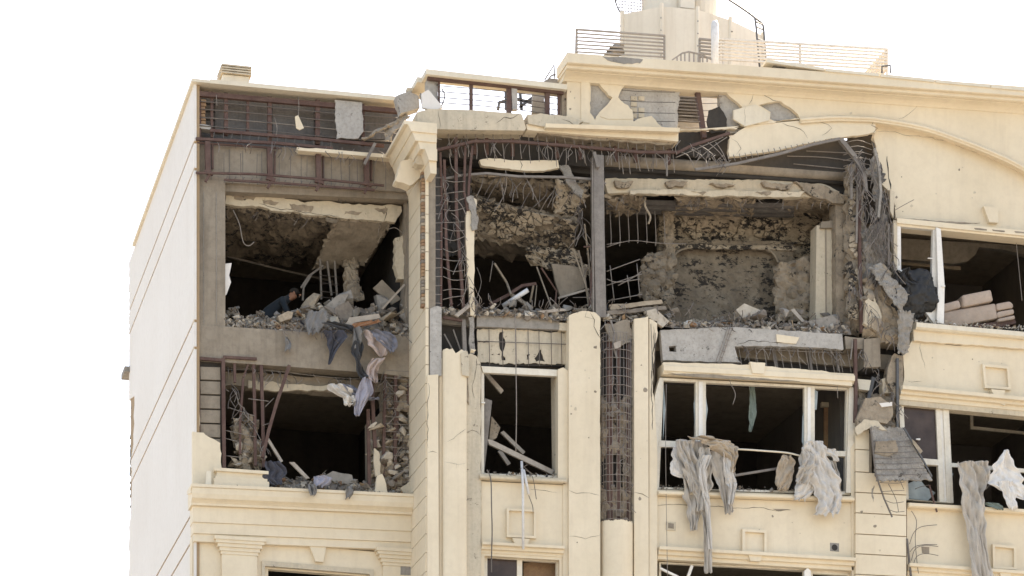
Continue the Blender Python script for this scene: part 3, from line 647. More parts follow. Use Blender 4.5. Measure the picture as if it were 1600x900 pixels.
wires('tie_wire', [[(684, y), (780, y+8), (872, y+20)] for y in (134, 143, 152, 160)], YC+.05, 'darkwire', PT, 1.8)
wires('bent_wire', [[(690, 138), (695, 150), (690, 166)], [(778, 170), (783, 158), (792, 157)]], YC+.1, 'steel', PT, 2.5)
for p in ([(778, 172), (780, 160), (792, 158)], [(812, 138), (815, 172)], [(808, 155), (835, 162)], [(812, 168), (835, 150)], [(790, 135), (791, 172)]):
    bar('roof_bar', p, YC+.9, 4, 'dark_metal', PT)
slab('render_edge', [(878, 145), (890, 142, .6), (897, 160, .8), (893, 182, .6), (878, 180)], YC+.06, .2, 'plaster_back', B, 1.5)
for p in ([(851, 125), (866, 101), (867, 122)], [(853, 128), (862, 118), (868, 116)]):
    bar('roof_bar', p, YC+1.2, 2.2, 'steel', PT)
slab('roof_debris', [(846, 128, .6), (858, 122, .6), (874, 124, .6), (876, 134), (848, 130)], YC+.5, .3, 'concrete_grey', PT, 1.5)
# parapet beams left hanging across the front
slab('parapet_beam', [(651, 176, .6), (670, 170), (740, 172), (815, 178, .5), (822, 200), (820, 204), (740, 203), (653, 201, .4)], YC-.18, .45, 'cream_dirty', B, 1.2)
slab('parapet_beam', [(824, 179, .8), (845, 177, .6), (880, 181, .8), (912, 189, .8), (902, 196), (870, 199, .5), (850, 198), (826, 193, .5)], YC-.16, .35, 'cream_dirty', B, 1.4)
slab('parapet_beam', [(822, 194, .3), (900, 196), (1060, 203), (1060, 221), (1030, 218), (930, 212), (824, 203, .4)], YC-.1, .35, 'cream', B, .8)
MB().profile(P(850, 197, YC-.12), P(1059, 204, YC-.12), [(0, -.07), (.12, -.07), (.14, 0), (0, .0)]).build('moulding', 'cream', B)
slab('beam_soffit', [(840, 206, .4), (1058, 222), (1050, 226, .8), (900, 217, .8), (842, 209, .5)], YC-.02, .35, 'plaster_back', B, 1.4)
crack([(776, 192), (788, 183), (802, 184), (812, 177)], YC-.18, 1.8, B); crack([(686, 172), (687, 186), (687, 202)], YC-.18, 1.2, B); crack([(905, 196), (890, 190), (878, 186)], YC-.16, 1.2, B)
# ================================================================== big cornice and frieze
zA, zB = P(884, 124, YC).z, P(1720, 184, YC).z
xA, xB = P(884, 120, YC).x, P(1720, 180, YC).x
xM = P(1250, 120, YC).x
def corn(prof, e, nm='cornice', parent=None, mat='cream'):
    m_ = MB().profile((xA-e, YC, zA), (xB, YC, zB), prof)
    return m_.build(nm, mat, parent or B)
KC = corn([(-.3, .13), (.44, .13), (.46, .14), (.46, .325), (-.3, .325)], .10)
corn([(-.3, .065), (.35, .065), (.37, .075), (.37, .128), (-.3, .128)], .08, 'cornice_bed', KC)
corn([(-.3, -.04), (.02, -.04), (.05, -.01), (.12, .025), (.2, .04), (.27, .043), (.27, .063), (-.3, .063)], .06, 'cornice_bed', KC)
# loose capping slabs lifted off the cornice
caps = [(1197, 1287, 99, 108), (1289, 1373, 109, 117), (1375, 1459, 117.5, 126), (1461, 1546, 126.5, 134.5), (1548, 1640, 135, 143)]
for i, (a, b, ya, yb) in enumerate(caps):
    lift = (0 if i else -4)
    MB().profile(P(a, ya+3+lift, YC-.46), P(b, yb+3, YC-.46), [(-.5, 0), (.03, 0), (.03, .055), (-.5, .055)]).build('capping', 'cream_pale', KC)
slab('broken_bed', [(1200, 99, .8), (1250, 101, .6), (1290, 108), (1215, 104, .5)], YC-.4, .4, 'concrete_grey', KC, 1.2)
slab('broken_bed', [(942, 88, .8), (965, 89, .5), (1005, 93), (1000, 99, .9), (975, 100, .9), (955, 96, .8)], YC-.468, .2, 'concrete_grey', KC, 1.6)
# frieze wall with its render blown off in places
holes = [[(922, 128, .5), (931, 127, .8), (957, 152, .8), (942, 170, .8), (930, 188, .5), (922, 176, .7), (923, 150, .7)],
         [(966, 152, .8), (980, 128, .3), (1062, 132, .8), (1120, 135, .8), (1140, 150, .8), (1160, 168, .8), (1147, 178, .7), (1160, 194, .5), (1150, 202, .6), (1060, 203), (1034, 198, .8), (1018, 181, .8), (990, 190, .6), (985, 170, .9)],
         [(1186, 164, .5), (1220, 158, .6), (1240, 172, .8), (1250, 185, .6), (1216, 190, .6), (1203, 186, .5), (1204, 175)]]
FR = slab('frieze_wall', [(886, 118), (1340, 150), (1720, 184), (1720, 300), (1640, 290), (1600, 262), (1560, 243), (1500, 219), (1440, 199), (1372, 187), (1340, 184), (1254, 186, .6), (1165, 196), (1060, 204), (886, 194)], YC, .1, 'cream', B, 2.2, 6, holes)
slab('blockwork', [(918, 124), (962, 124), (962, 196), (918, 192)], YC+.11, .14, 'block', FR)
BW = slab('blockwork', [(962, 124), (1062, 130, .8), (1058, 200, .8), (962, 202)], YC+.112, .14, 'block', FR, 2)
slab('blockwork', [(1118, 130), (1262, 142), (1262, 200), (1140, 208, .8), (1128, 190, .8), (1124, 160, .8)], YC+.11, .14, 'block', FR, 2.5)
for r_ in range(4):
    for c_ in range(2):
        if (r_, c_) in ((1, 1),): continue
        x = 986+c_*12; y = 150+r_*9
        slab('block', [(x, y), (x+9, y+.6), (x+9, y+7), (x, y+6.4)], YC+.09, .03, 'cream_dirty', BW, 1)
wires('crack', [[(966, y), (1000, y+3), (1055, y+4)] for y in (140, 156, 173, 186)], YC+.112, 'soot_shade', BW, 1.0)
slab('plaster_shard', [(1146, 172, .3), (1180, 163, .2), (1204, 178), (1202, 188), (1164, 197), (1146, 186)], YC-.05, .05, 'cream_pale', FR, 1)
crack([(1165, 166), (1164, 196)], YC-.05, 1, FR)
slab('plaster_shard', [(966, 153, .4), (970, 158), (988, 172, .4), (990, 186), (950, 186), (938, 182, .3), (958, 160)], YC-.012, .05, 'cream', FR, 1.2)
# what shows through the hole: steel, louvres of plant on the roof
bar('stud', [(1088, 134), (1095, 180), (1100, 216)], YC+.12, 7.5, 'rust', FR); bar('stud', [(1064, 136), (1118, 141)], YC+.16, 7, 'rust', FR)
wires('tie_wire', [[(1060, y), (1090, y+2), (1128, y+1)] for y in (150, 160, 171, 180, 188, 198)], YC+.08, 'wire', FR, 1.4)
for k in range(9):
    slab('louvre', [(1056, 144+k*5), (1094, 146+k*5), (1094, 148.5+k*5), (1056, 146.5+k*5)], YC+.9, .12, 'steel', FR)
slab('roof_plant', [(1056, 176), (1094, 172), (1094, 205), (1056, 205)], YC+1.2, .3, 'tank', FR)
slab('torn_felt', [(1108, 172, .7), (1124, 166, .9), (1136, 186, .9), (1134, 206, .5), (1112, 208, .8), (1105, 190, .6)], YC+.05, .05, 'soot_shade', FR, 2, 5)
slab('charred_beam', [(1058, 204, .6), (1140, 206, .6), (1142, 240, .9), (1100, 246, .8), (1058, 236, .8)], YC+.3, .2, 'soot_shade', FR, 2)
slab('pilaster_edge', [(908, 128), (921, 127), (921, 192), (908, 191)], YC-.02, .06, 'cream', FR)
crack([(1170, 163), (1178, 142), (1196, 150), (1216, 158)], YC, 1.2, FR); crack([(1290, 143), (1330, 146), (1390, 152)], YC, 1.2, FR); crack([(1404, 186), (1420, 178), (1435, 164)], YC, .8, FR)
# arch band: sound part on the far side, broken part over the open room
arch = [(1250, 187), (1300, 183.5), (1340, 184), (1372, 186), (1440, 198), (1500, 218), (1560, 242), (1600, 262), (1650, 292), (1700, 330)]
apts = smooth_path([P(x, y, YC-.05) for x, y in arch], 6); mb = MB(); mb.tube(apts, .035, 6); mb.build('arch_moulding', 'cream', B, True)
apts = smooth_path([P(x, y+4, YC-.02) for x, y in arch], 6); mb = MB(); mb.tube(apts, .03, 6); mb.build('arch_moulding', 'cream', B, True)
slab('arch_band', [(1138, 236, .4), (1140, 216, .5), (1168, 196), (1254, 188), (1330, 185), (1368, 187), (1368, 207, .8), (1320, 214, .4), (1290, 218, .5), (1220, 234, .4), (1140, 245, .4)], YC+.02, .1, 'cream', B, 1.3)
crack([(1142, 216), (1152, 222), (1158, 232), (1150, 242)], YC+.02, 1, B); crack([(1222, 192), (1240, 198), (1256, 206), (1262, 216)], YC+.02, 1.2, B); crack([(1280, 190), (1300, 200), (1284, 212)], YC+.02, 1, B)
crack([(1366, 186), (1362, 196), (1371, 200), (1364, 208)], YC+.02, 2.5, B)
AW = slab('arch_wall', [(1369, 190), (1440, 202), (1500, 222), (1560, 246), (1600, 266), (1650, 296), (1720, 345), (1720, 392), (1600, 366), (1400, 346), (1398, 320, .4), (1392, 300, .9), (1380, 290, .9), (1368, 262, .9), (1372, 240, .9), (1365, 214, .8)], YC+.2, .14, 'cream', B, 2)
soff = smooth_path([P(x, y+1, YC+.01) for x, y in arch[3:]], 6); MB().add(soff+[p+Vector((0, .2, -.03)) for p in soff], [(i, i+1, i+1+len(soff), i+len(soff)) for i in range(len(soff)-1)]).build('arch_soffit', 'cream', B, True, False)
crack([(1386, 244), (1388, 270), (1392, 296)], YC+.2, 3.5, AW); crack([(1370, 206), (1450, 214), (1540, 240)], YC+.2, .7, AW)
wire('bent_wire', [(1399, 328), (1413, 320), (1428, 312)], YC-.05, 'darkwire', B, 1)
kb = slab('keystone', [(1537, 322), (1559, 324), (1560, 348), (1546, 347)], YC+.1, .12, 'cream', AW)
# ================================================================== open rooms of the upper floor
# steel angles and hangers under the parapet
bar('angle_bar', [(655, 230), (685, 234), (712, 228), (740, 221), (800, 221), (900, 229), (1000, 238), (1060, 238)], YC+.0, 4, 'rust', B)
bar('angle_bar', [(1056, 240), (1080, 228), (1140, 208)], YC-.02, 4, 'rust', B)
wires('hanger_rod', [[(x, 208+(x-755)*.06), (x+random.uniform(0, 4), 232+(x-755)*.06), (x+random.uniform(2, 7), 248+(x-755)*.06+random.uniform(-4, 6))] for x in range(700, 1060, 14)], YC+.04, 'wire', B, 1.5)
for x in (712, 745, 760, 800, 868, 905, 960, 990, 1045):
    bar('stud', [(x, 210+(x-755)*.05), (x+random.uniform(-4, 4), 242+(x-755)*.05)], YC+.25, 5, 'rust', B)
slab('backing_sheet', [(668, 204), (1140, 214), (1140, 250), (945, 245), (945, 262), (668, 244)], YC+.5, .05, 'soot_shade', B)
MB().box((XR+.3, YC+.66, CEILC+.3), (P(1335, 400, YC+.6).x, YC+.95, CEILC+.54)).build('edge_beam', 'soot_shade', B)
mb = MB(); mb.tube([P(945, 252, YC+.45), P(1140, 262, YC+.45), P(1335, 276, YC+.45)], .11, 10); mb.build('edge_pipe', 'concrete', B, True)
mb = MB(); mb.tube([P(945, 262, YC+.5), P(1330, 286, YC+.5)], .05, 8); mb.build('edge_pipe', 'soot_shade', B, True)
bar('bent_rail', [(693, 280), (722, 274), (760, 271), (810, 276), (880, 277), (935, 281), (946, 288)], YC+.15, 3.4, 'steel', B)
slab('ceiling_edge', [(749, 250, .5), (765, 247, .5), (815, 251, .3), (872, 250, .4), (874, 262, .5), (850, 267, .4), (815, 266, .6), (790, 263, .5), (752, 258, .5)], YC+.22, .1, 'cream', B, 1.6, 5)
crack([(812, 250), (816, 258), (813, 266)], YC+.22, 2, B)
wires('hanging_wire', [[(790, 266), (791, 290), (784, 312), (772, 330)], [(818, 268), (824, 282), (832, 296), (833, 312)], [(873, 252), (880, 236), (894, 228)]], YC+.2, 'wire', B, 1.5, 5)
# cage of rusty studs beside the return
for k in range(40):
    y = 268+k*5.3
    slab('brick', [(658.5, y), (666+random.uniform(-1, .6), y), (666+random.uniform(-1, .6), y+4.4), (658.5, y+4.4)], YC+.03+random.uniform(0, .02), .12, random.choice(('brick', 'brick', 'flake', 'rubble')), RW)
CG = slab('steel_channel', [(674, 262), (688, 262), (688, 482), (674, 482)], YC+.14, .12, 'sheet', B)
for p, wd in (([(669, 262), (670, 480)], 3), ([(674, 240), (676, 482)], 3.5), ([(688, 238), (690, 300), (689, 482)], 3), ([(694, 250), (697, 380), (705, 478)], 4), ([(712, 215), (713, 330), (724, 482)], 4.6), ([(727, 225), (725, 300), (731, 330)], 3.6), ([(738, 228), (733, 280), (731, 320)], 3.5)):
    bar('stud', p, YC+.06, wd, 'rust', CG)
wires('tie_wire', [[(670, 278+k*14+random.uniform(-2, 2)), (690, 278+k*14)] for k in range(15)]+[[(692, 285+k*15+random.uniform(-4, 4)), (708, 287+k*15+random.uniform(-3, 3)), (726, 284+k*15+random.uniform(-5, 5))] for k in range(13)], YC+.03, 'wire', CG, 1.4)
wires('bent_wire', [[(702, 240), (706, 262), (720, 275)], [(712, 310), (722, 322), (728, 336)], [(660, 212), (690, 218)], [(655, 218), (684, 216)], [(656, 224), (680, 222)]], YC+.02, 'wire', CG, 1.6)
rough_sheet('lath_curtain', (P(690, 262, YC+.5), P(735, 262, YC+.5), P(735, 400, YC+.7), P(690, 400, YC+.7)), 12, 30, .12, 'soot_shade', B, .03, 3, .35, .04, 6)
slab('plaster_edge', [(728, 338, .6), (736, 306, 1), (745, 312, 1), (741, 370, .7), (741, 430, .8), (743, 494, .6), (735, 492, .6), (730, 430, .6), (728, 380)], YC+.05, .1, 'cream', B, 1.2, 7)
slab('torn_lath', [(729, 308, .8), (740, 306, .8), (748, 340, .9), (746, 358, .9), (738, 360, .6), (736, 330, .8)], YC+.0, .04, 'lath', B, 2, 5)
# the fallen stone-and-plaster ceiling: two folded slabs of loose pieces
qa = (P(735, 280, YC+.7), P(916, 284, YC+.7), P(903, 342, YC+1.7), P(735, 300, YC+1.5))
qb = (P(738, 306, YC+.8), P(903, 344, YC+.8), P(893, 400, YC+1.5), P(740, 372, YC+1.4))
for i, q in enumerate((qa, qb)):
    sh = rough_sheet('fallen_ceiling', q, 26, 12, .07, 'spalled_light', B, .1, 3, 0, .05, 11+i)
flakes(qa, 11, 4, B, 'stone', seed=3, drop=.2, cl=.4, th=.06, off=.05, shrink=.92, jit=.5)
flakes(qb, 14, 6, B, 'stone', 'spalled', seed=4, drop=.22, cl=.3, th=.05, off=.05, shrink=.95, jit=.5)
rough_sheet('fallen_ceiling', (P(870, 282, YC+.4), P(922, 285, YC+.6), P(905, 340, YC+.9), P(868, 330, YC+.8)), 12, 12, .08, 'spalled', B, .08, 4, 0, .06, 17)
slab('torn_lath', [(874, 258, .8), (888, 258, .8), (900, 285, .8), (912, 298, .8), (908, 310, .8), (896, 300, .8), (884, 280, .8)], YC+.3, .05, 'lath', B, 2, 5)
rough_sheet('fallen_ceiling', (P(740, 360, YC+1.6), P(890, 392, YC+1.6), P(870, 402, YC+2.6), P(740, 398, YC+2.6)), 20, 8, .12, 'concrete', B, .06, 3, 0, .06, 21)
rough_sheet('fallen_ceiling', (P(820, 385, YC+1.2), P(900, 392, YC+1.2), P(922, 432, YC+1.3), P(828, 412, YC+1.4)), 16, 8, .12, 'spalled', B, .07, 4, 0, .06, 22)
slab('fallen_board', [(862, 412, .5), (918, 418, .6), (914, 450, .5), (876, 465), (868, 440, .5)], YC+1.1, .06, 'concrete', B, 1.5)
bar('bent_bar', [(872, 466), (920, 452)], YC+1.0, 3, 'wood', B)
for p, wd in (([(772, 412), (790, 440), (796, 460)], 4), ([(836, 418), (862, 480)], 2.6), ([(848, 418), (868, 455), (866, 480)], 3), ([(762, 478), (790, 462), (812, 448), (836, 444)], 6), ([(796, 462), (830, 484)], 7), ([(835, 446), (826, 472)], 4), ([(838, 446), (838, 478)], 2), ([(896, 390), (912, 430), (925, 480)], 3), ([(905, 392), (915, 440), (922, 490)], 3), ([(913, 350), (920, 400), (926, 480)], 3), ([(914, 385), (940, 385)], 3), ([(924, 398), (924, 490)], 4)):
    bar('bent_bar', [(q[0]+random.uniform(-3, 3), q[1]+random.uniform(-2, 2), YC+.9+random.uniform(-.2, .2)) for q in p], YC+.9, wd*.75, random.choice(('concrete', 'rust', 'concrete')), B)
wires('hanging_wire', [[(745, 418), (752, 440), (745, 466)], [(895, 465), (932, 464)], [(770, 408), (765, 440)]], YC+.7, 'wire', B, 1.5)
SC = bar('steel_column', [(933, 245), (934, 360), (937, 498)], YC+.12, 17, 'steel', B)
bar('flange', [(925.5, 248), (927, 495)], YC+.0, 2, 'steel', SC)
bar('bracket', [(928, 238), (934, 262)], YC-.02, 5, 'steel', SC)
# right-hand open room
slab('ceiling_edge', [(946, 279, .6), (1060, 280, .6), (1200, 281, .6), (1285, 287, .6), (1312, 300, 1), (1300, 309, .8), (1180, 306, .4), (1060, 302, .5), (950, 302, .8)], YC+.5, .14, 'cream_dirty', B, 1.8, 5)
slab('ceiling_lip', [(985, 297, .8), (1120, 297, .8), (1258, 299, .9), (1250, 308, .7), (1100, 306, .8), (985, 303, .8)], YC+.42, .07, 'cream_dirty', B, 1.6)
slab('ceiling_edge', [(1240, 284, .9), (1290, 290, .9), (1322, 306, 1), (1318, 318, 1), (1270, 306, 1)], YC+.42, .1, 'plaster_back', B, 2, 5)
RB = YC+1.95
x_a, x_b = P(946, 400, RB).x, P(1320, 400, YC+1).x
bwl = MB(); bw_ = slab('room_back_wall', [(1030, 322), (1345, 335), (1345, 520), (1030, 520)], RB, .2, 'spalled', B)
# ceiling of the room: torn plaster between joists
for (a, b, c, d) in ((948, 1004, 304, 1), (1056, 1160, 304, 2), (1160, 1180, 305, 4), (1226, 1318, 306, 3)):
    rough_sheet('torn_ceiling', (P(a, c+2, YC+.62), P(b, c+4, YC+.62), P(b-6, 336, YC+1.75), P(a+4, 332, YC+1.75)), 16, 12, .09, 'plaster_back', B, .06, 3.5, 0, .07, 30+d)
MB().box((P(946, 300, YC+.7).x, YC+1.0, CEILC+.4), (P(1330, 300, YC+.7).x, RB, CEILC+.48)).build('ceiling_slab', 'soot_shade', B)
for y, Yd in ((316, 1.1), (323, 1.4), (330, 1.7)):
    bar('joist', [(946, y), (1050, y+2), (1240, y+6)], YC+Yd, 7, 'sheet', B)
bar('brace', [(1160, 324), (1190, 308)], YC+1.2, 2, 'steel', B); bar('brace', [(1183, 309), (1215, 328)], YC+1.2, 2, 'steel', B)
rough_sheet('torn_ceiling', (P(1040, 322, RB-.35), P(1165, 328, RB-.35), P(1160, 342, RB-.1), P(1040, 338, RB-.1)), 20, 5, .08, 'plaster_back', B, .06, 4, 0, .05, 44)
flakes((P(1052, 340, RB-.02), P(1280, 346, RB-.02), P(1275, 384, RB-.02), P(1052, 380, RB-.02)), 15, 4, bw_, 'plaster_flake', 'spalled', seed=6, drop=.35, cl=.15, th=.04, off=.02, jit=.5, shrink=.95)
rough_sheet('niche_wall', (P(1044, 390, RB-.03), P(1220, 392, RB-.03), P(1220, 505, RB-.05), P(1044, 505, RB-.05)), 40, 28, .05, 'spalled_light', B, .03, 4, 0, .01, 46)
# arched niche: raised surround
ar = [(1046, 505), (1046, 412), (1056, 396), (1072, 388), (1110, 386), (1190, 388), (1208, 396), (1216, 410), (1216, 505), (1240, 505), (1240, 378), (1030, 374), (1030, 505)]
slab('niche_surround', [(x, y, .5) for x, y in ar], RB-.22, .16, 'spalled_light', B, 1.8, 6)
MB().tube(smooth_path([P(x, y, RB-.23) for x, y in ar[1:8]], 4), .025, 6).build('niche_moulding', 'concrete', B)
slab('cornice_strip', [(1040, 381, .4), (1245, 385, .4), (1245, 391, .5), (1040, 388, .5)], RB-.26, .06, 'spalled', B, 1.4)
rough_sheet('wall_stub', (P(1004, 402, YC+1.1), P(1050, 396, YC+1.3), P(1052, 474, YC+1.3), P(1006, 474, YC+1.1)), 14, 20, .14, 'spalled_light', B, .15, 5, 0, .07, 51)
rough_sheet('wall_stub', (P(1036, 330, YC+1.6), P(1052, 330, YC+1.6), P(1050, 400, YC+1.6), P(1038, 400, YC+1.6)), 6, 20, .1, 'plaster_back', B, .1, 4, 0, .04, 52)
rough_sheet('wall_stub', (P(1208, 420, RB-.4), P(1274, 400, RB-.7), P(1276, 500, RB-.7), P(1212, 500, RB-.4)), 14, 20, .12, 'plaster_back', B, .1, 5, 0, .06, 53)
wires('wire_grid', [[(x, 330), (x+2, 372), (x+1, 382+random.uniform(-3, 3))] for x in range(953, 1050, 14)]+[[(948, 386), (985, 376), (1030, 380), (1072, 381)], [(948, 382), (975, 378)]], YC+1.0, 'wire', B, 1.6)
wires('wire_grid', [[(948, 424), (1000, 405)], [(948, 446), (1003, 428)], [(950, 470), (1003, 460)], [(953, 415), (960, 472)], [(980, 430), (985, 468)], [(966, 446), (992, 432), (1002, 424)], [(948, 436), (965, 441), (1000, 436)], [(995, 412), (1000, 466)]], YC+.8, 'wire', B, 2)
wire('hanging_strip', [(1008, 308), (1008, 322), (1016, 338), (1013, 350)], YC+.6, 'flake', B, 3.5)
wires('hanging_wire', [[(970, 240), (972, 255), (974, 272)], [(974, 240), (982, 254), (985, 272)], [(986, 240), (993, 252), (995, 264)]], YC+.1, 'wire', B, 1.6)
bar('drop_rod', [(1042, 236), (1042, 275)], YC+.05, 2.4, 'steel', B)
# plastered pier and torn column at the end of the room
slab('room_pilaster', [(1276, 352, .4), (1304, 354, .4), (1306, 498), (1274, 498)], YC+.75, .35, 'cream_dirty', B, 1)
slab('room_pilaster', [(1284, 346, .6), (1302, 344, .4), (1303, 356), (1282, 356)], YC+.68, .4, 'concrete', B, 1)
slab('room_pilaster', [(1306, 316, .8), (1321, 312, .6), (1322, 505), (1307, 500, .5)], YC+.5, .35, 'plaster_back', B, 1.2)
MB().tube([P(1290, 358, YC+.74), P(1291, 497, YC+.74)], .014, 4, True).build('pilaster_rib', 'concrete', B)
rough_sheet('torn_column', (P(1322, 262, YC+.4), P(1346, 258, YC+.3), P(1350, 520, YC+.3), P(1322, 520, YC+.4)), 8, 46, .1, 'plaster_back', B, .2, 4, 0, .05, 61)
flakes((P(1323, 270, YC+.2), P(1337, 270, YC+.2), P(1338, 515, YC+.2), P(1322, 515, YC+.2)), 2, 20, B, 'stone', 'spalled', seed=8, drop=.3, cl=.6, th=.05, off=.06, jit=.55)
bar('steel_column', [(1341, 260), (1343, 400), (1346, 520)], YC+.08, 5, 'rust', B)
for p, wd in (([(1313, 218), (1335, 245), (1350, 275), (1352, 300)], 7), ([(1340, 270), (1338, 380)], 3), ([(1330, 262), (1330, 312)], 4)):
    bar('bent_bar', p, YC+.02, wd, 'steel', B)
# lath and insulation torn out of the column
rough_sheet('torn_lath', (P(1344, 290, YC+.15), P(1368, 240, YC+.1), P(1392, 400, YC+.2), P(1346, 470, YC+.2)), 14, 40, .14, 'lath', B, .02, 3, .28, .06, 71)
rough_sheet('torn_lath', (P(1366, 222, YC+.2), P(1378, 262, YC+.2), P(1396, 430, YC+.3), P(1372, 440, YC+.3)), 10, 40, .12, 'sheet', B, .02, 3, .3, .05, 72)
rr = random.Random(77); L_ = []
for k in range(70):
    x = rr.uniform(1344, 1392); y = rr.uniform(230, 420) if x < 1372 else rr.uniform(290, 430)
    L_.append([(x, y), (x+rr.uniform(-8, 8), y+rr.uniform(10, 22)), (x+rr.uniform(-10, 14), y+rr.uniform(24, 52))])
wires('loose_wire', L_, YC+.0, 'wire', B, 1.3); wires('loose_wire', [[(a+rr.uniform(-5, 5), b+5, YC-.05) for a, b in q] for q in L_[:40]], YC-.05, 'darkwire', B, 1.4)
wires('loose_wire', [[(1318, 224+k*9), (1340, 219+k*9), (1362, 226+k*8)] for k in range(8)], YC+.1, 'wire', B, 1.3)
bar('dangling_channel', [(1366, 232), (1373, 260), (1376, 300), (1372, 340)], YC-.03, 4, 'lath', B)
bar('dangling_channel', [(1388, 350), (1388, 420)], YC+.1, 3.5, 'steel', B)
slab('plaster_shard', [(1391, 296), (1398, 300), (1396, 340, .5), (1391, 330)], YC-.02, .06, 'cream_dirty', B, 1)
# curved lath under the arch
bar('bent_rail', [(1086, 265), (1110, 262), (1150, 256), (1220, 240), (1270, 226), (1312, 217)], YC-.12, 4, 'steel', B)
wires('arch_lath', [[(x, 265-(x-1086)*.205), (x-3, 252-(x-1086)*.165)] for x in range(1140, 1310, 9)], YC-.05, 'wire', B, 1.5)
wires('arch_lath', [[(1064, 238), (1076, 244), (1085, 264)], [(1078, 232), (1095, 242), (1110, 260)], [(1092, 226), (1112, 240), (1122, 260)], [(1106, 222), (1124, 238), (1136, 256)], [(1118, 222), (1130, 240), (1142, 270)], [(1056, 246), (1090, 232), (1130, 214)], [(1090, 250), (1110, 232), (1136, 214)], [(1120, 250), (1130, 258), (1142, 250)], [(1122, 248), (1134, 262), (1128, 272)]], YC-.02, 'wire', B, 1.7)
slab('charred_band', [(1140, 246), (1310, 218), (1350, 222), (1352, 262), (1330, 270), (1140, 258)], YC+.35, .06, 'soot_shade', B)
wires('tie_wire', [[(1230, 244), (1290, 246), (1345, 254)], [(1260, 236), (1345, 240)], [(1240, 256), (1340, 266)]], YC+.3, 'steel', B, 2)

slab('void_shade_sheet', [(1325, 200), (1402, 205), (1402, 352), (1325, 345)], YC+.52, .06, 'soot_shade', B)  # added dark sheet: blocks sky leaking through, stands in for shade
slab('void_shade_sheet', [(664, 205), (690, 206), (690, 500), (664, 500)], YC+.45, .06, 'soot_shade', B)  # added dark sheet in place of shade behind the stud cage

slab('sky_gap_filler', [(940, 222), (1345, 232), (1345, 304), (940, 280)], YC+.58, .1, 'soot_shade', B)  # added strip, only fills the sky gap above the roof slab
tangle(700, 1050, 215, 240, 46, YC+.02, B, 34, 211); tangle(950, 1310, 305, 312, 30, YC+.6, B, 22, 212); tangle(1330, 1400, 240, 420, 60, YC-.04, B, 40, 213); tangle(690, 740, 270, 470, 36, YC+.02, B, 34, 214)
tangle(700, 925, 478, 488, 30, YC+.1, B, 22, 215, True); tangle(948, 1330, 488, 512, 44, YC+.1, B, 22, 216, True); tangle(750, 905, 270, 300, 24, YC+.3, B, 40, 217); tangle(895, 940, 300, 440, 22, YC+.4, B, 50, 218); tangle(1060, 1140, 222, 250, 16, YC-.05, B, 26, 219)
tangle(1330, 1400, 440, 540, 30, YC-.1, B, 30, 220)

for q in ([(960, 282, 1), (990, 283, 1), (984, 292, 1), (962, 290, 1)], [(1040, 284, 1), (1075, 283, 1), (1068, 291, 1), (1046, 293, 1)], [(1110, 286, 1), (1150, 287, 1), (1130, 293, 1)], [(1190, 284, 1), (1240, 287, 1), (1228, 296, 1), (1196, 292, 1)], [(1080, 299, 1), (1104, 300, 1), (1098, 305, 1)], [(1180, 301, 1), (1206, 301, 1), (1198, 306, 1)]):
    slab('spall', q, YC+.41, .1, 'plaster_back', B, 1.8, 4)
# ================================================================== front below the upper floor edge
# floor edge of the open rooms
slab('floor_edge', [(690, 486), (745, 489), (890, 497), (890, 517), (745, 511), (690, 505)], YC+.3, .3, 'concrete_grey', B)
slab('edge_beam', [(745, 493, .4), (800, 490), (874, 499), (874, 515), (745, 510)], YC+.12, .3, 'concrete_grey', B, 1.2)
slab('edge_beam_end', [(874, 504, .4), (889, 505), (889, 517), (874, 516)], YC+.1, .2, 'cream_dirty', B, 1)
slab('beam_shadow', [(745, 510), (889, 518), (889, 524), (745, 514)], YC+.35, .2, 'soot_shade', B)  # dark strip in place of the shade under the edge beam
# rendered panel, blistered and cut by wires
PN = slab('panel_backing', [(744, 512), (889, 519), (889, 572), (744, 572)], YC+.24, .1, 'soot_shade', B)
slab('render_panel', [(746, 514, .8), (764, 514, .5), (786, 514, .6), (889, 521), (889, 568, .7), (862, 569, .9), (830, 568, .8), (800, 568, .9), (770, 566, .6), (746, 565, .5)], YC+.2, .03, 'cream_dirty', PN, 2, 4, [[(781, 519, .8), (787, 518, .9), (790, 535, 1), (786, 550, .9), (790, 563, .8), (784, 563, .9), (781, 545, 1)], [(842, 549, .8), (846, 545, .8), (849, 560, .9), (852, 565, .9), (838, 565, .8), (835, 560, .8)], [(823, 554, .8), (828, 553, .8), (827, 562, .9), (824, 560, .8)], [(882, 546), (888, 546), (888, 549), (883, 549)], [(768, 553, .9), (781, 552, .9), (781, 555, .9), (769, 555, .9)], [(747, 532, .9), (764, 533, .9), (764, 535, .9), (748, 535, .9)]])
wires('tie_wire', [[(x, 512), (x+1, 572)] for x in (764, 785, 806, 825, 842, 861, 877)]+[[(745, 533), (888, 538)]], YC+.15, 'darkwire', PN, 1.5)
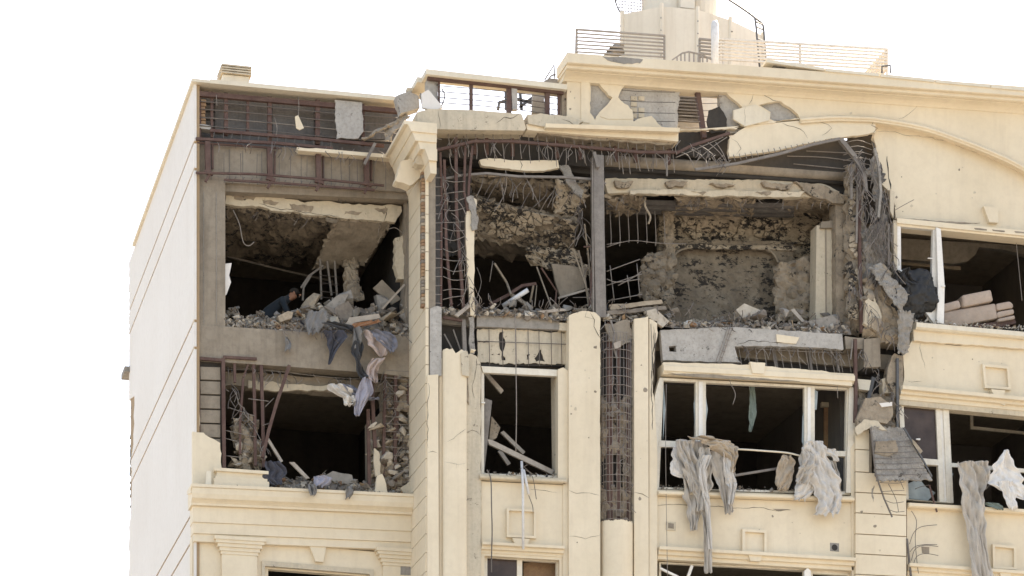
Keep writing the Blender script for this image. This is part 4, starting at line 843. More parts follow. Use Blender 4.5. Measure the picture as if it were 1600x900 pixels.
# left piers
slab('concrete_strip', [(672, 482, .8), (684, 478, .8), (690, 480), (690, 587, .3), (672, 586)], YC-.02, .25, 'block', B, 1.5)
slab('wall_strip', [(668, 586), (685, 585), (686, 900), (686, 960), (668, 960)], YC-.05, .2, 'cream', B)
crack([(669, 707), (676, 705), (684, 708)], YC-.05, 1.2, B); crack([(669, 598), (668.6, 640), (669, 700)], YC-.05, 1.2, B)
slab('wall_strip', [(686.5, 560), (691, 560), (691, 960), (686.5, 960)], YC+.02, .2, 'cream', B)
slab('pier_core', [(690, 500), (745, 505), (748, 575), (690, 575)], YC+.4, .2, 'soot_shade', B)
bar('bent_bar', [(694, 522), (720, 570)], YC+.2, 2, 'steel', B); bar('bent_bar', [(708, 515), (724, 560)], YC+.22, 2, 'steel', B); bar('steel_post', [(724, 500), (726, 556)], YC+.15, 6, 'steel', B); bar('steel_head', [(692, 496), (722, 501)], YC+.12, 4, 'rust', B)
slab('torn_lath', [(732, 496, .8), (741, 494, .6), (742, 552, .8), (736, 554, .6), (733, 530, .8)], YC+.08, .05, 'lath', B, 1.6)
mb = MB(); xs = [P(691, 700, YC).x, P(729, 700, YC).x]; zt_ = P(710, 551, YC).z; rr = random.Random(5); vs = []; fs = []; n = 12
tops = [zt_+rr.uniform(-.05, .05) for _ in range(n+1)]
for i in range(n+1):
    a = math.pi*i/n; x = (xs[0]+xs[1])/2-math.cos(a)*(xs[1]-xs[0])/2; y = YC+.02-math.sin(a)**.5*.13
    vs += [(x, y, tops[i]), (x, y, P(710, 960, YC).z)]
vs += [((xs[0]+xs[1])/2, YC+.1, zt_-.05)]
for i in range(n): fs += [(2*i, 2*i+2, 2*i+3, 2*i+1), (2*i, 2*n+2, 2*i+2)]
mb.add(vs, fs).build('round_pilaster', 'cream', B)
crack([(696, 722), (716, 726), (727, 724)], YC-.115, 1, B); crack([(699, 690), (714, 680), (728, 670)], YC-.115, .9, B); crack([(713, 724), (713, 732)], YC-.115, 1, B)
slab('wall_strip', [(729, 556, .8), (735, 552, .6), (744, 556, .8), (751, 568, .4), (752, 870), (752, 960), (729, 960)], YC+.01, .24, 'cream_dirty', B, 1.8)
slab('broken_edge', [(720, 552, .5), (730, 548, .8), (733, 560, .4), (733, 588, .5), (722, 586)], YC-.13, .1, 'cream_dirty', B, 1)
slab('broken_edge', [(723, 588, .9), (731, 590, .9), (733, 632, .9), (727, 620, .9)], YC-.02, .06, 'plaster_back', B, 1.3)
crack([(744, 560), (742, 590), (738, 610), (741, 622)], YC+.01, 1.2, B); crack([(729, 676), (738, 672), (751, 680)], YC+.01, 1, B)
mb = MB(); v, f = CH[3]; T = Matrix.Translation(P(740, 549, YC-.02)) @ Matrix.Diagonal((.14, .14, .2, 1)); mb.add([T @ q for q in v], f); mb.build('plaster_lump', 'cream', B)
# pier with a split head, torn half column, next pier
slab('pier', [(889, 493, .5), (905, 487, .6), (918, 486, .6), (930, 488, .5), (938, 496, .3), (938, 700), (938, 960), (889, 960)], YC-.06, .3, 'cream', B, 1.6)
crack([(922, 488), (929, 500), (928, 510), (934, 522), (938, 528)], YC-.06, 1.8, B); crack([(889, 766), (910, 770), (937, 774)], YC-.06, .9, B); crack([(889, 838), (915, 842), (938, 836)], YC-.06, .9, B); crack([(917, 486), (914, 495), (927, 498)], YC-.06, 1, B)
slab('pier', [(991, 498, .5), (1008, 496, .5), (1013, 494), (1014, 960), (991, 960)], YC-.06, .3, 'cream', B, 1.4)
slab('pier', [(1014.5, 498, .6), (1027, 502, .6), (1028, 520, .9), (1022, 540, .9), (1020, 600, .7), (1023, 640), (1027, 700), (1027, 960), (1014.5, 960)], YC-.02, .26, 'cream', B, 1.4)
crack([(1021, 510), (1020, 560), (1019, 640), (1020, 672)], YC-.02, 1.6, B); crack([(991, 769), (1004, 772), (1014, 778)], YC-.06, 1.6, B)
wires('loose_wire', [[(1017, 506), (1019, 560), (1018, 620)], [(1024, 520), (1022, 600)]], YC-.05, 'darkwire', B, 1.2)
cxm = (P(940, 700, YC).x+P(990, 700, YC).x)/2; rad = (P(990, 700, YC).x-P(940, 700, YC).x)/2
def ring(zc_, r0, a0=0, a1=math.pi, n=14, sag=.02):
    return [Vector((cxm-math.cos(a0+(a1-a0)*i/n)*r0, YC+.12-math.sin(a0+(a1-a0)*i/n)*r0, zc_+.0-sag*math.sin(math.pi*i/n)+rr.uniform(-.006, .006))) for i in range(n+1)]
ztop, zbot = P(965, 512, YC).z, P(965, 818, YC).z
CC = MB().box((cxm-rad+.02, YC+.22, zbot-.1), (cxm+rad-.02, YC+.34, ztop+.1)).build('column_core', 'soot_shade', B)
bar('steel_column', [(952, 505), (952, 818)], YC+.16, 9, 'rust', CC); bar('steel_column', [(981, 505), (982, 818)], YC+.16, 7, 'rust', CC); bar('steel_column', [(966, 505), (966, 818)], YC+.12, 5, 'rust', CC)
rough_sheet('mortar_fill', (Vector((cxm-rad+.03, YC+.2, P(965, 615, YC).z)), Vector((cxm+rad-.03, YC+.2, P(965, 615, YC).z)), Vector((cxm+rad-.03, YC+.18, zbot)), Vector((cxm-rad+.03, YC+.18, zbot))), 10, 40, .12, 'plaster_back', CC, .1, 5, .25, .03, 81)
for k in range(22):
    mb = MB(); mb.tube(ring(zbot+.08+k*(ztop-zbot-.1)/21.5+rr.uniform(-.03, .03), rad-.01), .0065, 5); mb.build('hoop', 'wire', CC, True)
mb = MB()
for k in range(13):
    a = math.pi*(k+.5)/13; p = (cxm-math.cos(a)*(rad-.025), YC+.12-math.sin(a)*(rad-.025)); mb.tube([(p[0]+rr.uniform(-.02, .02), p[1], zbot), (p[0]+rr.uniform(-.015, .015), p[1], (zbot+ztop)/2), (p[0], p[1], ztop-rr.uniform(0, .3))], .006, 5)
mb.build('vertical_wires', 'wire', CC, True)
for k in range(18):
    x = rr.uniform(945, 986); y = rr.choice((rr.uniform(622, 650), rr.uniform(730, 775), rr.uniform(800, 815)))
    v, f = rr.choice(CH); s = rr.uniform(.08, .2); T = Matrix.Translation(P(x, y, YC-.02)) @ Euler((rr.uniform(0, 6), rr.uniform(0, 6), 0)).to_matrix().to_4x4() @ Matrix.Diagonal((s, s*.6, s, 1)); MB().add([T @ q for q in v], f).build('mortar_lump', 'rubble', CC)
slab('torn_lath', [(945, 506, .8), (985, 500, .8), (988, 530, .9), (972, 540, .9), (950, 532, .9)], YC+.05, .05, 'concrete', CC, 2, 5)
bar('bent_bar', [(954, 500), (960, 520), (958, 540), (964, 560)], YC-.1, 2.6, 'steel', CC)
slab('plaster_shard', [(959, 536), (970, 532), (970, 542), (961, 545)], YC-.2, .03, 'wood', CC)
vs = []; fs = []; n = 44
for i in range(n+1):
    a = math.pi*i/n; x = cxm-math.cos(a)*rad; y = YC+.1-math.sin(a)*rad; z = zbot+.02+.05*noise.noise(Vector((i*.35, 2, 1)))+rr.uniform(-.012, .012)
    vs += [(x, y, z), (x, y, P(965, 960, YC).z), (cxm-math.cos(a)*(rad-.06), YC+.1-math.sin(a)*(rad-.06), z-.03)]
for i in range(n): fs += [(3*i, 3*i+3, 3*i+4, 3*i+1), (3*i, 3*i+2, 3*i+5, 3*i+3)]
fs.append(tuple(3*i+2 for i in range(n+1)))
MB().add(vs, fs).build('half_column', 'cream', B)
slab('wall_strip', [(938.5, 480), (991, 486), (991, 960), (938.5, 960)], YC+.36, .1, 'soot_shade', B)
# ------------------------------------------------------------------ small window bay
def window(c, w, Y, bars, mat='frame', th=.1, panes=()):
    f_ = frame('window_frame', c, w, Y, th, mat, B)
    for (a, b, wd) in bars:
        slab('mullion', [(a[0]-wd/2, a[1]), (a[0]+wd/2, a[1]), (b[0]+wd/2, b[1]), (b[0]-wd/2, b[1])] if abs(a[0]-b[0]) < abs(a[1]-b[1]) else [(a[0], a[1]-wd/2), (b[0], b[1]-wd/2), (b[0], b[1]+wd/2), (a[0], a[1]+wd/2)], Y+.012, th-.03, mat, f_)
    for p in panes: slab('pane', p, Y+.05, .012, 'glass', f_)
    return f_
W1 = window([(752, 572), (879, 578), (879, 748), (752, 744)], 4.5, YC+.14, [], 'frame')
slab('frame_head', [(752, 572), (880, 579), (876, 588), (755, 582)], YC+.1, .1, 'frame', W1); slab('reveal', [(866, 586), (873, 586, .5), (873, 748, .5), (868, 748)], YC+.3, .25, 'cream_dirty', W1)
slab('jamb', [(872, 577, .4), (880, 574, .4), (889, 580), (889, 960), (880, 960), (880, 748), (872, 748)], YC+.03, .2, 'cream', B, 1)
bar('frame_stick', [(754, 602), (755, 676)], YC+.2, 2.5, 'white_frame', W1)
slab('handle', [(752, 628), (758, 628), (758, 630), (752, 630)], YC+.1, .05, 'white_frame', W1)
SP = slab('spandrel', [(752, 752), (880, 758), (880, 860), (752, 853)], YC+.06, .2, 'cream', B)
MB().profile(P(747, 751, YC+.1), P(882, 758, YC+.1), [(-.2, 0), (.17, 0), (.19, .02), (.19, .05), (.12, .06), (.12, .1), (-.2, .12)]).build('sill', 'cream_dirty', B)
slab('raised_panel', [(792, 794), (838, 796), (838, 841), (792, 839)], YC-.02, .09, 'cream', SP, holes=[[(795.5, 797.5), (834.5, 799.5), (834.5, 837), (795.5, 835)]])
slab('raised_panel', [(795, 797), (835, 799), (835, 838), (795, 836)], YC+.045, .02, 'cream', SP)
slab('keystone', [(801, 840.5), (828, 842), (822, 856), (807, 855)], YC-.05, .1, 'cream', SP)
MB().profile(P(751, 851, YC+.08), P(879, 858, YC+.08), [(-.1, -.16), (.03, -.16), (.03, -.11), (.09, -.1), (.09, -.04), (.17, -.03), (.17, .02), (-.1, .02)]).build('moulding', 'cream', SP)
slab('window_head', [(752, 862), (880, 869), (880, 960), (752, 960)], YC+.07, .2, 'cream', SP, holes=[[(757, 868), (874, 875), (874, 955), (757, 955)]])
window([(757, 867), (874, 874), (874, 955), (757, 955)], 4.5, YC+.2, [((812, 871), (812, 955), 8)], 'frame', panes=[[(760, 872), (808, 874), (808, 955), (760, 955)]])
slab('inner_screen', [(818, 880), (868, 872), (868, 955), (818, 955)], YC+.5, .05, 'brick', B)
crack([(826, 766), (845, 766), (872, 770)], YC+.06, .9, SP)
wire('hanging_wire', [(761, 734), (767, 750), (768, 790), (769, 830), (768, 870), (768, 894)], YC-.12, 'darkwire', B, 2)
wire('hanging_wire', [(805, 492), (806, 560), (807, 640), (806, 706)], YC+.02, 'wire', B, 1.6)
# ------------------------------------------------------------------ wide window bay
GP = slab('concrete_panel', [(1032, 516, .4), (1145, 511, .4), (1316, 522), (1318, 546, .6), (1240, 541, .6), (1148, 541, .8), (1156, 566, .8), (1158, 566), (1120, 565, .5), (1036, 563)], YC+.02, .14, 'block', B, 1.6, 6, [[(1045, 541), (1056, 540), (1057, 550), (1046, 549)]])
crack([(1150, 540), (1170, 532), (1212, 535), (1245, 538)], YC+.02, 1.6, GP); slab('plaster_shard', [(1213, 522), (1249, 527, .3), (1244, 537, .4), (1214, 534)], YC-.004, .03, 'cream', GP, 1)
wires('lath_strip', [[(1142, 505), (1132, 540), (1116, 583)], [(1138, 508), (1126, 545), (1111, 583)], [(1146, 508), (1135, 540), (1119, 588)]]+[[(1140-k*3.2, 512+k*9), (1146-k*3.2, 514+k*9)] for k in range(8)], YC-.02, 'wire', B, 1.5)
slab('void_shade_sheet', [(1036, 505), (1345, 520), (1345, 610), (1036, 600)], YC+.55, .05, 'soot_shade', B)  # dark sheet put in as the shade of the opening above the lintel
for x, wd in ((1208, 4.5), (1262, 4), (1304, 4)):
    bar('stud', [(x, 540), (x+6, 580)], YC+.3, wd, 'steel', B)
wires('tie_wire', [[(x, 541), (x+3, 560), (x+7, 582)] for x in range(1154, 1325, 13)]+[[(1150, 543), (1250, 549), (1318, 551)]], YC+.12, 'wire', B, 1.5)
MB().profile(P(1034, 586, YC+.05), P(1332, 602, YC+.05), [(-.3, 0), (.08, 0), (.09, .03), (.14, .05), (.14, .15), (.1, .17), (.1, .2), (-.3, .22)]).build('lintel', 'cream', B)
slab('lintel_remnant', [(1036, 566, .3), (1130, 568, .4), (1180, 571, .5), (1290, 580, .5), (1331, 590, .9), (1332, 603), (1200, 592, .5), (1150, 588, .7), (1036, 582, .4)], YC-.06, .1, 'cream', B, 1.6)
slab('lintel_crack', [(1044, 584), (1090, 584, .5), (1150, 588, .8), (1250, 596, .4), (1160, 593, .5), (1090, 589, .4)], YC-.075, .02, 'concrete', B, 1)
slab('keystone', [(1172, 565, .4), (1196, 567, .4), (1194, 584), (1176, 583)], YC-.12, .1, 'cream', B, 1)
WF = slab('window_frame', [(1031, 590), (1333, 606), (1329, 773), (1027, 764)], YC+.1, .1, 'frame', B, holes=[[(1037, 594.5), (1087, 597), (1087, 763), (1030, 761)], [(1103, 598), (1257, 605.5), (1257, 767), (1103, 764)], [(1273, 606.5), (1323, 609), (1320, 768), (1273, 767)]])
slab('mullion', [(1092, 596), (1098, 596.3), (1098, 690), (1092, 690)], YC+.07, .04, 'white_frame', WF); slab('mullion', [(1262, 605), (1267, 605.3), (1267, 768), (1262, 768)], YC+.07, .04, 'white_frame', WF)
slab('transom', [(1030, 688), (1092, 691), (1092, 700), (1029, 698)], YC+.09, .08, 'frame', WF); slab('transom', [(1266, 703), (1322, 705), (1321, 713), (1266, 711)], YC+.09, .08, 'frame', WF)
slab('jamb', [(1023, 620, .4), (1031, 590), (1036, 591), (1029, 690), (1029, 765), (1023, 764)], YC+.04, .15, 'frame', WF, .8); slab('jamb', [(1327, 604), (1335, 606, .4), (1337, 640, .7), (1333, 700, .5), (1330, 770), (1322, 770)], YC+.04, .15, 'frame', WF, .9)
for q in ([(1037, 600), (1040, 640), (1036, 688), (1036, 640)], [(1084, 630), (1087, 620), (1087, 690), (1085, 660)], [(1103, 620), (1106, 640), (1103, 660)], [(1254, 650), (1257, 640), (1257, 700), (1253, 690)], [(1273, 609), (1278, 612), (1276, 640), (1273, 640)]):
    slab('glass_shard', q, YC+.14, .01, 'glass_shard', WF)
MB().profile(P(1025, 776, YC+.08), P(1330, 786, YC+.08), [(-.2, 0), (.17, 0), (.19, .015), (.19, .06), (.1, .07), (.1, .11), (-.2, .15)]).build('sill', 'cream', B)
S2 = slab('spandrel', [(1026, 776), (1331, 786), (1333, 880), (1026, 862)], YC+.05, .2, 'cream', B)
crack([(1027, 790), (1060, 788), (1110, 791), (1170, 794), (1236, 797)], YC+.05, 1.3, S2); slab('spall', [(1207, 795, .6), (1235, 796), (1216, 799, .5)], YC+.046, .01, 'concrete', S2, .6)
slab('raised_panel', [(1160, 826), (1198, 828.5), (1198, 866), (1160, 864)], YC-.03, .09, 'cream', S2, holes=[[(1164.5, 830.5), (1194.5, 832.5), (1194.5, 862), (1164.5, 860)]])
slab('raised_panel', [(1164, 830), (1195, 832), (1195, 863), (1164, 861)], YC+.038, .02, 'cream', S2)
slab('keystone', [(1169, 866), (1191, 867), (1188, 877), (1173, 876)], YC-.07, .1, 'cream', S2)
MB().profile(P(1027, 858, YC+.06), P(1333, 876, YC+.06), [(-.1, -.2), (.03, -.2), (.03, -.13), (.09, -.12), (.09, -.05), (.17, -.04), (.17, .02), (-.1, .02)]).build('moulding', 'cream', S2)
slab('wall_grille', [(1041, 815), (1056, 816), (1056, 829), (1041, 828)], YC+.03, .025, 'cream_dirty', S2); slab('grille_core', [(1044, 817), (1053, 818), (1053, 826), (1044, 825)], YC+.024, .02, 'concrete', S2)
mb = MB(); c_ = P(1304, 855.5, YC+.045); mb.add([c_+Vector((math.cos(a*.3927)*.062, -.004, math.sin(a*.3927)*.062)) for a in range(16)], [tuple(range(16))]); mb.build('vent_hole', 'soot_shade', S2); slab('vent_plate', [(1297, 848), (1311, 849), (1311, 862), (1297, 861)], YC+.046, .01, 'concrete_grey', S2)
MB().profile(P(1027, 874, YC+.1), P(1332, 893, YC+.1), [(-.3, 0), (.06, 0), (.06, .05), (-.3, .05)]).build('window_head', 'cream', S2)
wb = slab('window_frame', [(1030, 878), (1333, 893), (1333, 960), (1030, 960)], YC+.2, .1, 'frame', B, holes=[[(1033, 880), (1256, 891), (1256, 958), (1033, 958)], [(1270, 896), (1324, 899), (1324, 958), (1270, 958)]])
bar('broken_stick', [(1031, 888), (1060, 902)], YC+.1, 3.5, 'white_frame', wb); bar('broken_stick', [(1075, 901), (1081, 884)], YC+.15, 4.5, 'white_frame', wb); slab('broken_stick', [(1257, 892), (1262, 887), (1267, 892), (1267, 905), (1257, 905)], YC+.05, .1, 'white_frame', wb)
slab('wall_strip', [(1329, 700), (1336, 690), (1336, 960), (1332, 960)], YC+.03, .2, 'cream', B)
wire('hanging_wire', [(1041, 600), (1040, 690), (1041, 780), (1043, 900)], YC-.1, 'wire', B, 1)
wires('hanging_wire', [[(1136, 583), (1142, 600), (1149, 616), (1145, 632)], [(1308, 600), (1309, 622)], [(1296, 545), (1308, 565), (1312, 582)]], YC-.02, 'wire', B, 1.3, 5)
# ------------------------------------------------------------------ rusticated pilaster
RP = slab('rusticated_pilaster', [(1336, 668), (1358, 668), (1358, 744), (1416, 750), (1416, 960), (1336, 960)], YC-.0, .25, 'groove', B)
ys = [670, 702, 737, 769, 801, 834, 865, 897, 929]
for i, (a, b) in enumerate(zip(ys, ys[1:])):
    x1 = 1358 if i < 2 else 1416; s = .055
    xs0 = 1337
    slab('block', [(xs0, a+.8), (x1, a+.8+(x1-xs0)*s), (x1, b-.7+(x1-xs0)*s), (xs0, b-.7)], YC-.05, .08, 'cream', RP)
slab('chipped_edge', [(1357, 676, .9), (1362, 678), (1362, 744), (1358, 744, .8)], YC-.03, .1, 'concrete', RP, 1)
slab('spall', [(1362, 764, 1), (1366, 758, 1), (1365, 784, 1), (1362, 776, 1)], YC-.054, .01, 'concrete_grey', RP, 1.4, 3)
# wreckage in the gap above it
slab('void_shade_sheet', [(1320, 498), (1416, 505), (1416, 690), (1333, 690)], YC+.6, .1, 'soot_shade', B)  # dark sheet put in as the shade deep in the gap
slab('beam_end', [(1350, 530, .5), (1375, 528), (1376, 573, .3), (1350, 574)], YC+.0, .5, 'concrete', B, 1)
MB().add([P(1350, 574, YC), P(1376, 573, YC), P(1360, 588, YC+.6), P(1330, 588, YC+.6)], [(0, 1, 2, 3)]).build('beam_soffit', 'soot_shade', B)
slab('beam_end', [(1320, 525, .5), (1350, 528), (1350, 545), (1322, 545)], YC+.06, .4, 'concrete', B, 1)
bar('steel_post', [(1336, 530), (1337, 620), (1336, 660)], YC-.04, 5, 'rust', B); bar('bent_bar', [(1329, 562), (1332, 532)], YC-.05, 2, 'steel', B)
rough_sheet('broken_corner', (P(1350, 440, YC+.1), P(1404, 470, YC+.2), P(1406, 535, YC+.2), P(1350, 525, YC+.1)), 16, 18, .12, 'plaster_back', B, .2, 4, 0, .06, 91)
slab('plaster_shard', [(1352, 470, .6), (1366, 460, .6), (1378, 495, .5), (1370, 518, .6), (1350, 505, .6)], YC-.06, .1, 'cream_dirty', B, 2); slab('plaster_shard', [(1363, 496), (1378, 498), (1372, 519), (1362, 512)], YC-.1, .06, 'flake', B, 1)
slab('floor_edge', [(1374, 520, .6), (1406, 522, .6), (1406, 538, .6), (1375, 535, .6)], YC+.1, .4, 'concrete', B, 1.5)
slab('moulding_end', [(1340, 592), (1361, 594), (1358, 610), (1342, 608)], YC+.12, .3, 'cream_pale', B)
slab('torn_edge', [(1398, 552, .9), (1411, 556), (1411, 615, .7), (1404, 625, .9), (1396, 615, .9), (1386, 590, .9), (1390, 568, .9)], YC+.02, .2, 'plaster_back', B, 2, 5)
slab('torn_edge', [(1378, 592, .8), (1392, 588, .8), (1396, 614, .5), (1380, 614, .8)], YC+.12, .2, 'cream_dirty', B, 1.5)
bar('steel_post', [(1402, 560), (1402, 668)], YC-.02, 4, 'dark_metal', B); bar('bent_bar', [(1364, 590), (1356, 625)], YC+.2, 6, 'dark_metal', B)
rough_sheet('void_rubble', (P(1340, 612, YC+.3), P(1398, 618, YC+.3), P(1398, 672, YC+.2), P(1340, 672, YC+.2)), 14, 14, .15, 'concrete', B, .1, 4, 0, .04, 95)
# lath panels twisted off the wall
rough_sheet('torn_lath', (P(1359, 418, YC-.1), P(1372, 410, YC-.1), P(1420, 460, YC-.25), P(1408, 488, YC-.25)), 12, 22, .06, 'lath', B, .03, 5, 0, .03, 96)
rough_sheet('torn_lath', (P(1404, 484, YC-.2), P(1428, 488, YC-.2), P(1418, 552, YC-.12), P(1402, 552, YC-.15)), 8, 16, .06, 'concrete_grey', B, .03, 4, 0, .03, 97)
bar('rolled_edge', [(1376, 416), (1390, 432)], YC-.05, 9, 'flake', B)
slab('leaning_slab', [(1352, 622, .4), (1376, 620, .8), (1394, 632, .7), (1395, 650, .5), (1386, 662, .8), (1362, 658, .5), (1340, 668, .5), (1338, 655)], YC-.2, .1, 'plaster_back', B, 1.4)
slab('leaning_slab', [(1336, 668, .7), (1350, 655, .6), (1372, 658, .8), (1386, 672, .8), (1360, 668, .7), (1340, 680, .8)], YC-.24, .08, 'cream_dirty', B, 1.6, 5)
slab('bright_chip', [(1374, 630), (1394, 628), (1394, 634), (1378, 636)], YC-.22, .05, 'white_wall', B)
HL = rough_sheet('hanging_lath', (P(1360, 668, YC-.22), P(1412, 668, YC-.18), P(1456, 750, YC-.3), P(1368, 752, YC-.34)), 26, 26, .025, 'lath', B, .03, 3, 0, .02, 98)
for k in range(7):
    t = .25+k*.105; wires('lath_rib', [[(1360+8*t, 668+84*t), (1386+16*t, 669+83*t), (1412+44*t, 668+82*t)]], YC-.27-.1*t, 'darkwire', HL, 1.1)
bar('bent_bar', [(1412, 668), (1440, 715), (1456, 745)], YC-.28, 2.4, 'dark_metal', HL); bar('bent_bar', [(1360, 668), (1368, 740), (1381, 778), (1394, 808)], YC-.36, 2, 'darkwire', HL)
wires('loose_wire', [[(1375, 754), (1400, 755), (1413, 753)], [(1379, 768), (1395, 767), (1413, 766)], [(1384, 782), (1396, 786), (1412, 784)], [(1391, 797), (1400, 800), (1413, 799)], [(1388, 756), (1400, 780), (1404, 800)], [(1405, 748), (1412, 764)]], YC-.34, 'darkwire', HL, 1.2)
slab('plaster_shard', [(1425, 686), (1430, 690), (1442, 705), (1438, 709), (1427, 694)], YC-.3, .04, 'flake', HL); slab('spall', [(1368, 690, .7), (1400, 688, .7), (1404, 705, .8), (1392, 712, .8), (1366, 708, .7)], YC-.31, .02, 'plaster_back', HL, 2, 5)
# ------------------------------------------------------------------ the sound part at the far side
# upper window
UW = slab('window_frame', [(1399, 346), (1466, 353), (1466, 372), (1466, 446), (1463, 510), (1399, 424)], YC+.08, .1, 'white_frame', B, holes=[[(1407.5, 354), (1458, 359), (1456, 446), (1455, 452), (1408, 421)]])
slab('casement', [(1463, 355), (1470, 358), (1476, 446), (1475, 506), (1464, 504), (1466, 446)], YC-.03, .06, 'white_frame', UW); slab('handle', [(1450, 402.5), (1457, 403), (1457, 404.5), (1450, 404)], YC+.05, .03, 'white_frame', UW); slab('handle', [(1472, 446), (1477, 446), (1477, 448), (1472, 448)], YC-.06, .03, 'white_frame', UW)
slab('window_reveal', [(1396, 344), (1402, 345), (1402, 430, .5), (1397, 425)], YC+.05, .2, 'cream_dirty', UW, 1)
MB().profile(P(1399, 354, YC+.12), P(1720, 386, YC+.12), [(-.3, 0), (.05, 0), (.06, .03), (.1, .04), (.1, .14), (-.3, .14)]).build('lintel', 'cream', B)
slab('spall', [(1398, 340, .5), (1440, 343, .6), (1500, 347, .5), (1532, 348, .5), (1500, 350, .5), (1400, 343)], YC+.04, .03, 'concrete', B, 1.2); 
for a in (1522, 1550, 1585): slab('spall', [(a, 356+(a-1520)*.08, .6), (a+20, 358+(a-1520)*.08, .5), (a+20, 360+(a-1520)*.08, .5), (a+2, 358.5+(a-1520)*.08)], YC+.015, .03, 'concrete', B, 1)
# curved dropped ceiling inside
cr = [(1470, 412), (1500, 412), (1520, 408), (1528, 400), (1524, 390), (1540, 388), (1570, 388), (1600, 394), (1640, 404)]
slab('dropped_ceiling', [(1404, 372), (1660, 388), (1660, 414), (1600, 398), (1570, 390), (1530, 386), (1524, 398), (1512, 408), (1490, 412), (1404, 404)], YC+3.0, .15, 'concrete_grey', B)
bar('ceiling_band', [(1404, 411), (1500, 420)], YC+3.2, 6, 'concrete', B)
wire('hanging_wire', [(1588, 380), (1592, 420), (1597, 470)], YC+.3, 'wire', B, 1)
# sill, wall, mouldings
MB().profile(P(1427, 517, YC), P(1720, 543, YC), [(-.4, 0), (.12, 0), (.17, .03), (.17, .12), (.12, .14), (-.4, .16)]).build('sill', 'cream_pale', B)
RS = slab('spandrel', [(1411, 556, .3), (1426, 530, .4), (1428, 516), (1720, 542), (1720, 636), (1410, 606), (1413, 590, .4)], YC+.04, .2, 'cream', B, 1)
slab('apron', [(1427, 514), (1720, 541), (1720, 556), (1600, 545, .6), (1550, 541, .8), (1500, 537, .8), (1440, 533, .7), (1428, 532)], YC-.04, .06, 'cream', RS, 1.2)
slab('apron_break', [(1440, 530, .5), (1500, 534, .6), (1558, 539), (1556, 543, .8), (1500, 540, .8), (1448, 534, .5)], YC+.02, .03, 'concrete', RS, 1.2)
slab('raised_panel', [(1535, 568), (1577, 572), (1580, 609), (1539, 606)], YC-.04, .09, 'cream', RS, holes=[[(1539.5, 572.5), (1573.5, 576), (1576, 605), (1542.5, 602)]])
slab('raised_panel', [(1539, 572), (1574, 575.5), (1576.5, 605.5), (1542, 602.5)], YC+.028, .02, 'cream', RS); slab('keystone', [(1549, 608), (1571, 610), (1567, 621), (1554, 620)], YC-.12, .12, 'cream', RS); slab('keystone', [(1554, 621), (1575, 626), (1570, 633, .6), (1555, 629)], YC-.05, .1, 'cream_pale', RS)
MB().profile(P(1405, 611, YC+.04), P(1720, 641, YC+.04), [(-.2, -.17), (.03, -.17), (.03, -.09), (.1, -.08), (.1, -.02), (.19, -.01), (.19, .06), (-.2, .06)]).build('moulding', 'cream', RS)
crack([(1414, 594), (1424, 597), (1440, 596)], YC+.04, 1, RS); crack([(1438, 536), (1441, 560), (1445, 575)], YC+.04, .8, RS)
# lower window
slab('window_head', [(1405, 622), (1720, 652), (1720, 662), (1405, 632)], YC+.03, .25, 'cream_dirty', B)
LWd = slab('window_frame', [(1404, 618), (1482, 626), (1490, 786), (1412, 780)], YC+.1, .1, 'frame', B, holes=[[(1411.5, 627), (1462, 631), (1466, 718), (1416, 714)], [(1418, 724), (1466, 727), (1468, 784), (1420, 780)], [(1468.5, 631), (1473.5, 631.4), (1480, 783), (1476, 783)]])
slab('mullion', [(1467, 630), (1475, 631), (1481, 784), (1474, 783)], YC+.13, .04, 'white_frame', LWd)
slab('pane', [(1411, 626), (1463, 630), (1467, 719), (1416, 715)], YC+.15, .012, 'glass', LWd); slab('transom', [(1480, 723), (1500, 724), (1500, 730), (1480, 729)], YC+.12, .05, 'frame', LWd); slab('transom', [(1500, 724), (1720, 742), (1720, 748), (1500, 730)], YC+.12, .05, 'frame', LWd)
slab('handle', [(1432, 685), (1438, 685), (1438, 687.5), (1432, 687)], YC+.06, .04, 'white_frame', LWd)
slab('inner_frame', [(1516, 629), (1660, 644), (1660, 684), (1517, 670)], YC+2.5, .05, 'frame', B, holes=[[(1520, 633), (1656, 647.5), (1656, 680), (1521, 666)]])
slab('glass_shard', [(1418, 756), (1436, 748, .6), (1448, 762, .6), (1462, 770), (1450, 782), (1420, 779)], YC+.3, .012, 'glass_shard', LWd, 1); slab('glass_shard', [(1480, 735), (1490, 740), (1486, 748), (1480, 744)], YC+.15, .01, 'glass_shard', LWd)
bar('bent_bar', [(1452, 758), (1458, 780), (1464, 800)], YC-.08, 2.4, 'rust', B); wires('loose_wire', [[(1430, 764), (1440, 760), (1452, 758)], [(1442, 794), (1458, 787)]], YC-.06, 'darkwire', B, 1.4)
MB().profile(P(1416, 795, YC+.05), P(1720, 812, YC+.05), [(-.2, 0), (.14, 0), (.17, .02), (.17, .08), (.1, .1), (-.2, .14)]).build('sill', 'cream', B)
S3 = slab('spandrel', [(1417, 794), (1720, 812), (1720, 905), (1417, 885)], YC+.04, .2, 'cream', B)
slab('wall_grille', [(1440, 854), (1452, 855), (1452, 865), (1441, 864)], YC+.03, .02, 'concrete', S3)
slab('raised_panel', [(1551, 850), (1588, 853), (1589, 890), (1552, 888)], YC-.04, .09, 'cream', S3, holes=[[(1555, 854), (1584.5, 857), (1585, 886.5), (1556, 884.5)]]); slab('raised_panel', [(1555, 854), (1585, 857), (1585.5, 887), (1555.5, 885)], YC+.028, .02, 'cream', S3)
slab('keystone', [(1560, 890), (1582, 891), (1578, 903), (1565, 902)], YC-.09, .1, 'cream', S3)
